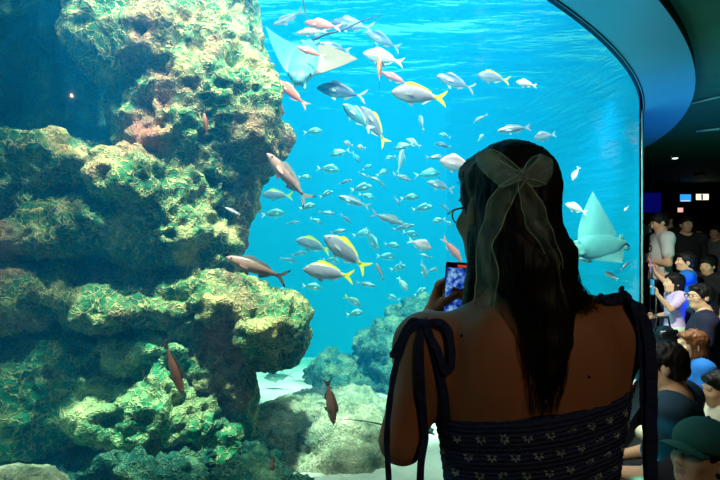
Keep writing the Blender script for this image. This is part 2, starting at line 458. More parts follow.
# ================================================================== rocks
def rock_mat(name, dark, mid, light, pink=None, scale=1.0, web=0.6):
    T = NT(name)
    p = T.n('ShaderNodeBsdfPrincipled'); tc = T.n('ShaderNodeTexCoord')
    n0 = T.n('ShaderNodeTexNoise'); n0.inputs['Scale'].default_value = 4.5*scale; n0.inputs['Detail'].default_value = 8; n0.inputs['Roughness'].default_value = 0.65
    # veins: distorted voronoi edges
    n1 = T.n('ShaderNodeTexNoise'); n1.inputs['Scale'].default_value = 9*scale; n1.inputs['Detail'].default_value = 4
    add = T.n('ShaderNodeMix', data_type='RGBA', blend_type='ADD'); add.inputs[0].default_value = 0.22
    vo = T.n('ShaderNodeTexVoronoi', feature='DISTANCE_TO_EDGE'); vo.inputs['Scale'].default_value = 19*scale
    T.l(tc, 'Object', n0, 'Vector'); T.l(tc, 'Object', n1, 'Vector')
    T.t.links.new(tc.outputs['Object'], add.inputs[6]); T.t.links.new(n1.outputs['Color'], add.inputs[7]); T.t.links.new(add.outputs[2], vo.inputs['Vector'])
    web_r = T.n('ShaderNodeMapRange'); web_r.inputs['From Min'].default_value = 0.0; web_r.inputs['From Max'].default_value = 0.10; web_r.inputs['To Min'].default_value = 1; web_r.inputs['To Max'].default_value = 0
    T.l(vo, 'Distance', web_r, 'Value')
    cr = T.n('ShaderNodeValToRGB'); e = cr.color_ramp.elements
    e[0].position = 0.33; e[0].color = rgb(dark); e[1].position = 0.72; e[1].color = rgb(light)
    m = e.new(0.5); m.color = rgb(mid)
    T.l(n0, 'Fac', cr, 'Fac')
    at_ = T.n('ShaderNodeAttribute'); at_.attribute_name = 'ridge'
    mw = T.n('ShaderNodeMath', operation='MULTIPLY'); T.l(web_r, 'Result', mw, 0); mw.inputs[1].default_value = web
    mxw = T.n('ShaderNodeMath', operation='MULTIPLY'); T.l(mw, 'Value', mxw, 0); T.l(n0, 'Fac', mxw, 1)
    c2 = T.n('ShaderNodeMix', data_type='RGBA'); c2.inputs[7].default_value = rgb(tuple(min(255, int(c*1.12)+12) for c in light))
    T.l(mxw, 'Value', c2, 0); T.t.links.new(cr.outputs['Color'], c2.inputs[6])
    last = c2
    if pink:
        n2 = T.n('ShaderNodeTexNoise'); n2.inputs['Scale'].default_value = 2.2*scale; n2.inputs['Detail'].default_value = 5
        mp = T.n('ShaderNodeMapping'); mp.inputs['Location'].default_value = (3.1, 1.7, 9.2); T.l(tc, 'Object', mp, 'Vector'); T.l(mp, 'Vector', n2, 'Vector')
        r2 = T.n('ShaderNodeMapRange'); r2.inputs['From Min'].default_value = 0.54; r2.inputs['From Max'].default_value = 0.68; r2.inputs['To Max'].default_value = 0.75; T.l(n2, 'Fac', r2, 'Value')
        c3 = T.n('ShaderNodeMix', data_type='RGBA'); c3.inputs[7].default_value = rgb(pink); T.l(r2, 'Result', c3, 0); T.t.links.new(c2.outputs[2], c3.inputs[6]); last = c3
    T.t.links.new(last.outputs[2], p.inputs['Base Color']); p.inputs['Roughness'].default_value = 0.9; p.inputs['Specular IOR Level'].default_value = 0.15
    b = T.n('ShaderNodeBump'); b.inputs['Strength'].default_value = 0.9; b.inputs['Distance'].default_value = 0.03
    h = T.n('ShaderNodeMath', operation='MULTIPLY_ADD'); T.l(web_r, 'Result', h, 0); h.inputs[1].default_value = 0.35
    n3 = T.n('ShaderNodeTexNoise'); n3.inputs['Scale'].default_value = 32*scale; n3.inputs['Detail'].default_value = 4; T.l(tc, 'Object', n3, 'Vector'); T.l(n3, 'Fac', h, 2)
    T.l(h, 'Value', b, 'Height'); T.l(b, 'Normal', p, 'Normal')
    T.l(p, 'BSDF', T.out, 'Surface')
    return T.m

DONE = []
def rock(name, blobs, m, label, vox=0.016, k=0.06, seed=1, amp=0.05, pit=0.05, holes=(), group=None):
    """blobs: (u, v, depth, half width px, half height px, half depth m)"""
    E = []
    for (u, v, d, ru, rv, rd) in blobs:
        E.append((at(u, v, d), np.array([ru/F*d, rd, rv/F*d])))
    lo = np.min([c-r for c, r in E], axis=0)-0.15; hi = np.max([c+r for c, r in E], axis=0)+0.15
    lo[2] = max(lo[2], 0.02)
    S = SDF(lo, hi, vox)
    for c, r in E: S.ell(c, r, k)
    for (u, v, d, ru, rv, rd) in holes: S.ell(at(u, v, d), (ru/F*d, rd, rv/F*d), 0.05, op='sub')
    for c, r in DONE: S.ell(c, r*0.97, 0.0, op='sub')
    DONE.extend(E)
    # coarse lumps straight in the field
    X, Y, Z = np.meshgrid(*S.ax, indexing='ij')
    near = np.abs(S.g) < 0.25
    P = np.stack([X[near], Y[near], Z[near]], 1)
    S.g[near] += (-amp*1.2*fbm(P, 3.2, 2, seed) ).astype(np.float32)
    V, Q = S.mesh(1)
    N = vnormals(V, Q)
    rd = ridged(V, 6.5, 3, seed+20)
    pits = 0.6*np.clip(fbm(V, 8.0, 2, seed+40) - 0.25, 0, 1) + 0.55*np.clip(fbm(V, 15.0, 2, seed+41) - 0.18, 0, 1)
    fine = ridged(V, 21.0, 2, seed+60)
    V = V + N*(amp*0.55*(rd-0.4) - pit*2.2*pits + 0.012*fine)[:,None]
    o = mesh_obj(name, V, Q, m)
    tag(o, label, 'rock', group)
    return o

M_r1 = rock_mat('reef_rock_tan', (8, 66, 50), (58, 118, 76), (212, 188, 126), pink=(176, 96, 90), web=1.3)
M_r2 = rock_mat('reef_rock_green', (8, 84, 64), (40, 136, 92), (204, 204, 142), pink=(150, 130, 96), web=1.2)
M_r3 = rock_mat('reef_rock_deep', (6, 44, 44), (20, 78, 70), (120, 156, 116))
M_r4 = rock_mat('rubble_rock', (96, 122, 104), (170, 176, 146), (236, 228, 196), scale=1.4)

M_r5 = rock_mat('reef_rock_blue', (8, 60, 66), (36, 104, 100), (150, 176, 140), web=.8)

rock('reef_rock', [(150,0,2.95,80,62,.34),(170,55,2.85,80,55,.34),(125,35,2.85,45,45,.3),(215,105,2.80,66,58,.34),(180,125,2.80,62,52,.34),
      (250,140,2.85,40,42,.3),(225,45,2.95,30,62,.3),(150,-60,3.0,90,60,.4),(215,170,2.85,48,34,.28),(130,110,2.95,26,30,.2)], M_r1,
     'tall tan and green reef rock at the top, leaning right over the cave', seed=3, pit=.06)
rock('reef_rock', [(18,178,2.5,38,42,.22),(50,154,2.52,44,19,.22),(95,166,2.56,42,18,.2),(140,180,2.56,48,36,.26),(195,192,2.75,48,36,.26),
      (95,222,2.52,62,17,.2),(30,236,2.45,58,22,.22),(160,232,2.62,55,34,.25),(205,240,2.72,34,34,.24),(70,190,2.95,75,50,.16),(-30,200,2.5,40,60,.25),(-120,215,2.7,75,70,.35)], M_r1,
     'pale pitted reef ledge across the middle left, hollow in front of it', seed=11, pit=.05, vox=.015)
rock('reef_rock', [(250,318,2.7,54,34,.3),(200,305,2.62,55,34,.28),(110,308,2.45,70,15,.22),(35,296,2.5,50,26,.24),(215,362,2.72,46,38,.28),(270,345,2.8,34,26,.25),
      (180,290,2.75,60,30,.3),(140,355,2.75,80,40,.26),(90,270,3.1,150,30,.3)], M_r1,
     'broad tan reef overhang of the lower left, jutting right above the sand', seed=23, pit=.065)
rock('reef_rock', [(60,385,2.5,75,58,.25),(150,408,2.5,70,46,.25),(208,412,2.62,46,40,.25),(-20,400,2.55,60,90,.3),(-120,400,2.75,80,110,.4),(90,350,2.6,120,30,.2),(215,450,2.6,45,45,.28),(140,350,2.5,50,24,.2)], M_r2,
     'dark green hollowed reef face under the lower overhang', seed=31, pit=.06)
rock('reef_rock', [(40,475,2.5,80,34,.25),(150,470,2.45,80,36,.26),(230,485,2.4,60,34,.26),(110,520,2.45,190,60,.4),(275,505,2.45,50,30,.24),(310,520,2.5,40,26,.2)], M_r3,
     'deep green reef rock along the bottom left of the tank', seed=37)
rock('reef_rock', [(20,505,1.95,44,34,.14),(-20,515,1.9,40,40,.16),(60,515,2.0,30,24,.12)], M_r4,
     'smooth sandy brown boulder cut off by the lower left corner', seed=41, amp=.015, pit=0)
rock('reef_rock', [(300,450,3.2,75,42,.5),(345,452,3.05,48,44,.45),(275,430,3.3,40,30,.4),(330,420,3.8,60,22,.5),(300,525,2.9,110,60,.5)], M_r4,
     'low pale rubble mound on the sand between overhang and woman', seed=43, amp=.04, pit=.03)
rock('reef_rock', [(395,385,4.7,50,58,.5),(430,360,4.9,60,62,.6),(345,395,4.6,36,40,.4),(480,380,4.9,70,75,.6),(395,420,4.6,90,45,.5)], M_r5,
     'distant blue green reef mound rising behind the rubble', vox=.022, seed=51, amp=.09, pit=.06)
# the cave: back wall, and a roof extended out of view to shade it
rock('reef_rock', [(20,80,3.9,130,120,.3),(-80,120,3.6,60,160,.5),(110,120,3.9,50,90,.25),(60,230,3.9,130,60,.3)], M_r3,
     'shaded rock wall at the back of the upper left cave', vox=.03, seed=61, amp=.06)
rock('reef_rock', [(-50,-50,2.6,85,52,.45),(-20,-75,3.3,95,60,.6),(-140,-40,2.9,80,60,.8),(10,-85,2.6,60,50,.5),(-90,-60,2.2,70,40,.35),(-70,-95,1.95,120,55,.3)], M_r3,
     'dark rock roofing the top left cave, extended out of view to shade it', vox=.025, seed=67, amp=.05)
# ================================================================== fish
def fish_mat(name, back, side, belly, stripe=None, spot_col=None, rough=0.35, tailc=None, metal=0.0, bp=.86):
    """colour runs from belly to back over the fish's own height"""
    T = NT(name); dim = lambda c: tuple(x*.84 for x in c); side = dim(side); belly = dim(belly); back = dim(back)
    p = T.n('ShaderNodeBsdfPrincipled'); tc = T.n('ShaderNodeTexCoord'); sp = T.n('ShaderNodeSeparateXYZ'); T.l(tc, 'Object', sp, 'Vector')
    nz = T.n('ShaderNodeTexNoise'); nz.inputs['Scale'].default_value = 14; nz.inputs['Detail'].default_value = 3; T.l(tc, 'Object', nz, 'Vector')
    mr = T.n('ShaderNodeMapRange'); mr.inputs['From Min'].default_value = -0.15; mr.inputs['From Max'].default_value = 0.17; T.l(sp, 'Z', mr, 'Value')
    ad = T.n('ShaderNodeMath', operation='MULTIPLY_ADD'); ad.inputs[1].default_value = 0.12; T.l(nz, 'Fac', ad, 0); T.l(mr, 'Result', ad, 2)
    cr = T.n('ShaderNodeValToRGB'); e = cr.color_ramp.elements
    e[0].position = 0.15; e[0].color = rgb(belly); e[1].position = bp; e[1].color = rgb(back)
    m = e.new(0.42); m.color = rgb(side); m = e.new(0.66); m.color = rgb(side)
    if stripe: m = e.new(bp-.10); m.color = rgb(stripe)
    T.l(ad, 'Value', cr, 'Fac')
    last = cr.outputs['Color']
    if spot_col:
        vo = T.n('ShaderNodeTexVoronoi'); vo.inputs['Scale'].default_value = 22; T.l(tc, 'Object', vo, 'Vector')
        r = T.n('ShaderNodeMapRange'); r.inputs['From Min'].default_value = 0.25; r.inputs['From Max'].default_value = 0.4; r.inputs['To Min'].default_value = 1; r.inputs['To Max'].default_value = 0; T.l(vo, 'Distance', r, 'Value')
        mx = T.n('ShaderNodeMix', data_type='RGBA'); T.l(r, 'Result', mx, 0); T.t.links.new(last, mx.inputs[6]); mx.inputs[7].default_value = rgb(spot_col); last = mx.outputs[2]
    if tailc:
        r = T.n('ShaderNodeMapRange'); r.inputs['From Min'].default_value = -0.22; r.inputs['From Max'].default_value = -0.34; T.l(sp, 'X', r, 'Value')
        mx = T.n('ShaderNodeMix', data_type='RGBA'); T.l(r, 'Result', mx, 0); T.t.links.new(last, mx.inputs[6]); mx.inputs[7].default_value = rgb(tailc); last = mx.outputs[2]
    T.t.links.new(last, p.inputs['Base Color']); p.inputs['Roughness'].default_value = rough; p.inputs['Specular IOR Level'].default_value = 0.4; p.inputs['Metallic'].default_value = metal
    T.l(p, 'BSDF', T.out, 'Surface')
    return T.m
M_eye = mat('fish_eye_black', (8, 8, 10), 0.15, var=0.0)
M_iris = mat('fish_iris', (215, 205, 170), 0.3)
YEL = mat('fin_yellow', (236, 222, 30), 0.5)
GREYF = mat('fin_grey', (150, 150, 150), 0.5); PINKF = mat('fin_pink', (214, 150, 138), 0.5)
WHITEF = mat('fin_pale', (215, 228, 228), 0.5); DARKF = mat('fin_dark', (40, 44, 50), 0.5); BROWNF = mat('fin_brown', (120, 96, 84), 0.5)
# profiles: (x from nose 0 to tail base, top, bottom) in body lengths
P_SNAP = [(0,.0,-.015),(.03,.045,-.04),(.08,.092,-.075),(.16,.145,-.115),(.27,.175,-.145),(.40,.172,-.150),(.52,.145,-.125),(.63,.105,-.088),(.72,.064,-.052),(.79,.038,-.032),(.83,.034,-.030)]
P_SLIM = [(0,.0,-.01),(.04,.036,-.036),(.10,.060,-.062),(.20,.085,-.090),(.33,.098,-.105),(.47,.092,-.098),(.60,.072,-.076),(.70,.048,-.050),(.78,.028,-.028),(.83,.024,-.024)]
P_JACK = [(0,-.01,-.03),(.03,.035,-.05),(.09,.085,-.075),(.18,.125,-.11),(.30,.148,-.135),(.42,.142,-.135),(.55,.108,-.105),(.66,.068,-.068),(.75,.030,-.032),(.80,.016,-.018),(.83,.018,-.018)]
P_DEEP = [(0,.01,-.02),(.03,.07,-.05),(.09,.14,-.10),(.18,.205,-.16),(.30,.235,-.20),(.42,.225,-.20),(.54,.18,-.165),(.65,.115,-.11),(.74,.06,-.055),(.80,.040,-.036),(.84,.038,-.034)]
KIND = {
 'yellowtail': dict(p=P_SNAP, w=.42, m=fish_mat('yellowtail_skin', (214,208,40), (160,152,166), (214,214,212), stripe=(128,118,136), tailc=(232,220,40), bp=.98), fin=YEL, pec=GREYF, fork=.10, spread=.155, L=.34, name='yellowtail_fish', cat='fish'),
 'pink':   dict(p=P_SLIM, w=.60, m=fish_mat('rosy_skin', (232,96,78), (246,122,100), (246,190,176)), fin=PINKF, pec=PINKF, fork=.09, spread=.11, L=.26, name='rosy_fish', cat='fish'),
 'palepink': dict(p=P_SLIM, w=.60, m=fish_mat('pale_pink_skin', (222,130,108), (240,196,176), (240,226,214), spot_col=(196,128,112)), fin=WHITEF, pec=WHITEF, fork=.08, spread=.10, L=.24, name='mottled_fish', cat='fish'),
 'silver': dict(p=P_SLIM, w=.55, m=fish_mat('silver_skin', (84,108,130), (160,174,186), (232,236,236), metal=.6), fin=GREYF, pec=WHITEF, fork=.09, spread=.12, L=.27, name='silver_fish', cat='fish'),
 'jack':   dict(p=P_JACK, w=.42, m=fish_mat('jack_skin', (70,90,132), (150,160,186), (206,216,222), metal=.3), fin=GREYF, pec=WHITEF, fork=.13, spread=.16, L=.34, name='jack_fish', cat='fish'),
 'darkjack': dict(p=P_JACK, w=.42, m=fish_mat('dark_jack_skin', (34,44,80), (84,104,140), (150,190,190)), fin=GREYF, pec=WHITEF, fork=.13, spread=.16, L=.34, name='jack_fish', cat='fish'),
 'paledeep': dict(p=P_DEEP, w=.36, m=fish_mat('bream_skin', (176,140,150), (222,186,194), (226,224,226)), fin=WHITEF, pec=WHITEF, fork=.09, spread=.15, L=.26, name='bream', cat='fish'),
 'white':  dict(p=P_SNAP, w=.42, m=fish_mat('white_skin', (160,180,184), (214,222,220), (236,238,236)), fin=WHITEF, pec=WHITEF, fork=.09, spread=.13, L=.16, name='small_white_fish', cat='fish'),
 'brown':  dict(p=P_SLIM, w=.62, m=fish_mat('brown_skin', (170,98,82), (224,146,124), (236,190,170)), fin=BROWNF, pec=BROWNF, fork=.08, spread=.11, L=.22, name='brown_fish', cat='fish'),
 'fusilier': dict(p=P_SLIM, w=.60, m=fish_mat('fusilier_skin', (140,98,92), (206,158,146), (226,204,194), stripe=(84,80,80)), fin=GREYF, pec=PINKF, fork=.11, spread=.15, L=.32, name='fusilier', cat='fish', tip=True),
 'grey':   dict(p=P_SLIM, w=.5, m=fish_mat('grey_skin', (70,84,92), (150,160,164), (214,220,220), stripe=(60,66,72)), fin=GREYF, pec=GREYF, fork=.10, spread=.14, L=.26, name='grey_fish', cat='fish'),
 'aqua':   dict(p=P_SNAP, w=.42, m=fish_mat('aqua_skin', (90,180,190), (150,214,214), (190,230,228), metal=.6), fin=WHITEF, pec=WHITEF, fork=.09, spread=.14, L=.28, name='aqua_fish', cat='fish'),
 'wrasse': dict(p=P_SLIM, w=.6, m=fish_mat('striped_skin', (30,40,60), (230,236,240), (230,236,240), stripe=(20,24,40)), fin=DARKF, pec=WHITEF, fork=.05, spread=.08, L=.1, name='striped_fish', cat='fish'),
 'violet': dict(p=P_SNAP, w=.5, m=fish_mat('violet_skin', (60,50,190), (96,80,220), (130,120,230)), fin=YEL, pec=WHITEF, fork=.06, spread=.1, L=.06, name='small_violet_fish', cat='fish'),
}
def fish_parts(K, bend=0.0, seg=24, around=14):
    """unit-length fish, nose at +x 0.5, swimming along +x; returns dict of (V, F)"""
    prof = np.array(K['p']); W = K['w']
    xs = np.concatenate([np.linspace(0, .12, 8), np.linspace(.16, .83, seg-8)])
    zt = np.interp(xs, prof[:,0], prof[:,1]); zb = np.interp(xs, prof[:,0], prof[:,2])
    def cv(x, y, z):                      # x from nose; bend sideways
        s = max(0, x-.3)
        return (0.5-x, y + bend*s*s, z)
    V = []; Fc = []
    for i, x in enumerate(xs):
        c = (zt[i]+zb[i])/2; h = (zt[i]-zb[i])/2
        w = h*W*(1.0 if x < .55 else 1.0-.35*(x-.55)/.28) + (.006 if x < .1 else 0)
        for k in range(around):
            a = 2*math.pi*k/around
            V.append(cv(x, w*math.sin(a)*(1-.12*math.cos(a)), c+h*math.cos(a)))
    n = around
    for i in range(len(xs)-1):
        for k in range(n): Fc.append((i*n+k, i*n+(k+1)%n, (i+1)*n+(k+1)%n, (i+1)*n+k))
    Fc.append(tuple(range(n-1,-1,-1))); Fc.append(tuple((len(xs)-1)*n+k for k in range(n)))
    out = {'body': (V, Fc)}
    def plate(poly, t0=.006, y0=None):
        """a fin: outline (x, z) in the mid plane with a little thickness"""
        m = len(poly)
        V = [cv(x, t0*.5, z) for x, z in poly] + [cv(x, -t0*.5, z) for x, z in poly]
        return (V, [tuple(range(m)), tuple(range(2*m-1, m-1, -1))] + [(i, m+i, m+(i+1)%m, (i+1)%m) for i in range(m)])
    tz = prof[-1,1]; fk, spd = K['fork'], K['spread']
    out['tail_fin'] = plate([(.80, tz*.9),(.86, tz+.02),(.92, spd*.62),(1.0, spd),(.985, spd*.72),(.945, spd*.30),(1.0-fk, 0.0),(.945,-spd*.30),(.985,-spd*.72),(1.0,-spd),(.92,-spd*.62),(.86,-tz-.02),(.80,-tz*.9)], .010)
    top = lambda x: float(np.interp(x, prof[:,0], prof[:,1])); bot = lambda x: float(np.interp(x, prof[:,0], prof[:,2]))
    hd = .055
    out['dorsal_fin'] = plate([(.22, top(.22)-.012),(.28, top(.28)+hd*.8),(.36, top(.36)+hd),(.5, top(.5)+hd*.7),(.62, top(.62)+hd*.65),(.70, top(.70)+hd*.5),(.73, top(.73)-.008),(.6, top(.6)-.015),(.4, top(.4)-.015)])
    out['anal_fin'] = plate([(.54, bot(.54)+.012),(.58, bot(.58)-.05),(.66, bot(.66)-.035),(.73, bot(.73)-.012),(.72, bot(.72)+.008),(.62, bot(.62)+.015)])
    out['pelvic_fin'] = plate([(.30, bot(.30)+.015),(.34, bot(.33)-.03),(.41, bot(.40)-.055),(.40, bot(.40)+.01)], .02)
    for s, nm in ((1, 'pectoral_fin'), (-1, 'pectoral_fin2')):
        c = (top(.27)+bot(.27))/2-.02; w = (top(.27)-bot(.27))/2*W
        b = [(.245, w*.93, c+.022),(.30, w+.02, c+.03),(.39, w+.055, c-.005),(.40, w+.055, c-.03),(.33, w+.025, c-.035),(.25, w*.93, c-.02)]
        V = [cv(x, s*y, z) for x, y, z in b] + [cv(x, s*(y+.006), z) for x, y, z in b]; m = len(b)
        out[nm] = (V, [tuple(range(m)), tuple(range(2*m-1, m-1, -1))] + [(i, m+i, m+(i+1)%m, (i+1)%m) for i in range(m)])
    ex = .085; ez = top(ex)*.42; ew = (top(ex)-bot(ex))/2*W*.93
    er = .020
    out['eye'] = [cv(ex, s*ew, ez) for s in (1, -1)] + [er]
    return out
def orient(nu, nv, tu, tv, yaw):
    d = Vector((nu-tu, 0, -(nv-tv))); px = d.length; d.normalize()
    X = (d*math.cos(math.radians(yaw)) + Vector((0,1,0))*math.sin(math.radians(yaw))).normalized()
    up = Vector((0,0,1))
    if abs(X.z) > .92: up = Vector((1,0,.3)) if nu < 400 else Vector((-1,0,.3))
    Y = up.cross(X).normalized(); Z = X.cross(Y)
    M = Matrix((X, Y, Z)).transposed()
    return M.to_euler(), px/max(.3, math.cos(math.radians(yaw)))
_fm = {}
def fish(kind, nu, nv, tu, tv, label=None, depth=None, yaw=0, bend=0.0, detail=None, group=None, cat='fish', name=None):
    K = KIND[kind]
    rot, px = orient(nu, nv, tu, tv, yaw)
    if depth is None: depth = K['L']*F/px
    L = px*depth/F
    c = at((nu+tu)/2, (nv+tv)/2, depth)
    nm = name or K['name']
    if detail is None: detail = px >= 24
    key = (kind, round(bend, 2), detail)
    if key not in _fm: _fm[key] = fish_parts(K, bend, 26 if detail else 16, 14 if detail else 10)
    PT = _fm[key]
    finm = K['fin']
    if detail:
        root = empty(nm, c, rot); root.scale = (L,)*3
        mesh_obj('body', *PT['body'], K['m'], root)
        t = mesh_obj('tail_fin', *PT['tail_fin'], [finm, DARKF], root, smooth=False)
        if K.get('tip'):
            MBt = MB(); 
            for s in (1, -1):
                V, Fc = [], []
                pts = [(.965, s*K['spread']*.83),(1.002, s*(K['spread']+.003)),(.985, s*K['spread']*.66),(.962, s*K['spread']*.58)]
                q = max(0, .98-.3)
                V = [(0.5-x, bend*q*q+.008, z) for x, z in pts]+[(0.5-x, bend*q*q-.008, z) for x, z in pts]
                MBt.add(V, [(0,1,2,3),(7,6,5,4),(0,4,5,1),(1,5,6,2),(2,6,7,3),(3,7,4,0)])
            MBt.build('fin_tip', DARKF, t, smooth=False)
        mesh_obj('dorsal_fin', *PT['dorsal_fin'], finm, root, smooth=False)
        mesh_obj('anal_fin', *PT['anal_fin'], finm if kind != 'yellowtail' else WHITEF, root, smooth=False)
        mesh_obj('pelvic_fin', *PT['pelvic_fin'], K['pec'], root, smooth=False)
        for q in ('pectoral_fin', 'pectoral_fin2'): mesh_obj('pectoral_fin', *PT[q], K['pec'], root, smooth=False)
        e1, e2, er = PT['eye']
        for e in (e1, e2):
            s = 1 if e[1] > 0 else -1
            mb = MB(); mb.ball(e, (er, er*.55, er), 12, 8); n1 = len(mb.F)
            mb.ball((e[0], e[1]+s*er*.3, e[2]), (er*.62, er*.42, er*.62), 10, 6)
            mesh_obj('eye', mb.V, mb.F, [M_iris, M_eye], root, midx=[0]*n1+[1]*(len(mb.F)-n1))
    else:
        V = []; Fc = []; mi = []
        for part, m in (('body', 0), ('tail_fin', 1), ('dorsal_fin', 1), ('anal_fin', 1), ('pectoral_fin', 1), ('pectoral_fin2', 1)):
            v, f = PT[part]; b = len(V); V += list(v); Fc += [tuple(i+b for i in q) for q in f]; mi += [m]*len(f)
        mb = MB()
        for e in PT['eye'][:2]: mb.ball(e, PT['eye'][2], 8, 6)
        b = len(V); V += mb.V; Fc += [tuple(i+b for i in q) for q in mb.F]; mi += [2]*len(mb.F)
        root = mesh_obj(nm, V, Fc, [K['m'], finm, M_eye], midx=mi)
        root.location = c; root.rotation_euler = rot; root.scale = (L,)*3
    tag(root, label, cat, group)
    return root

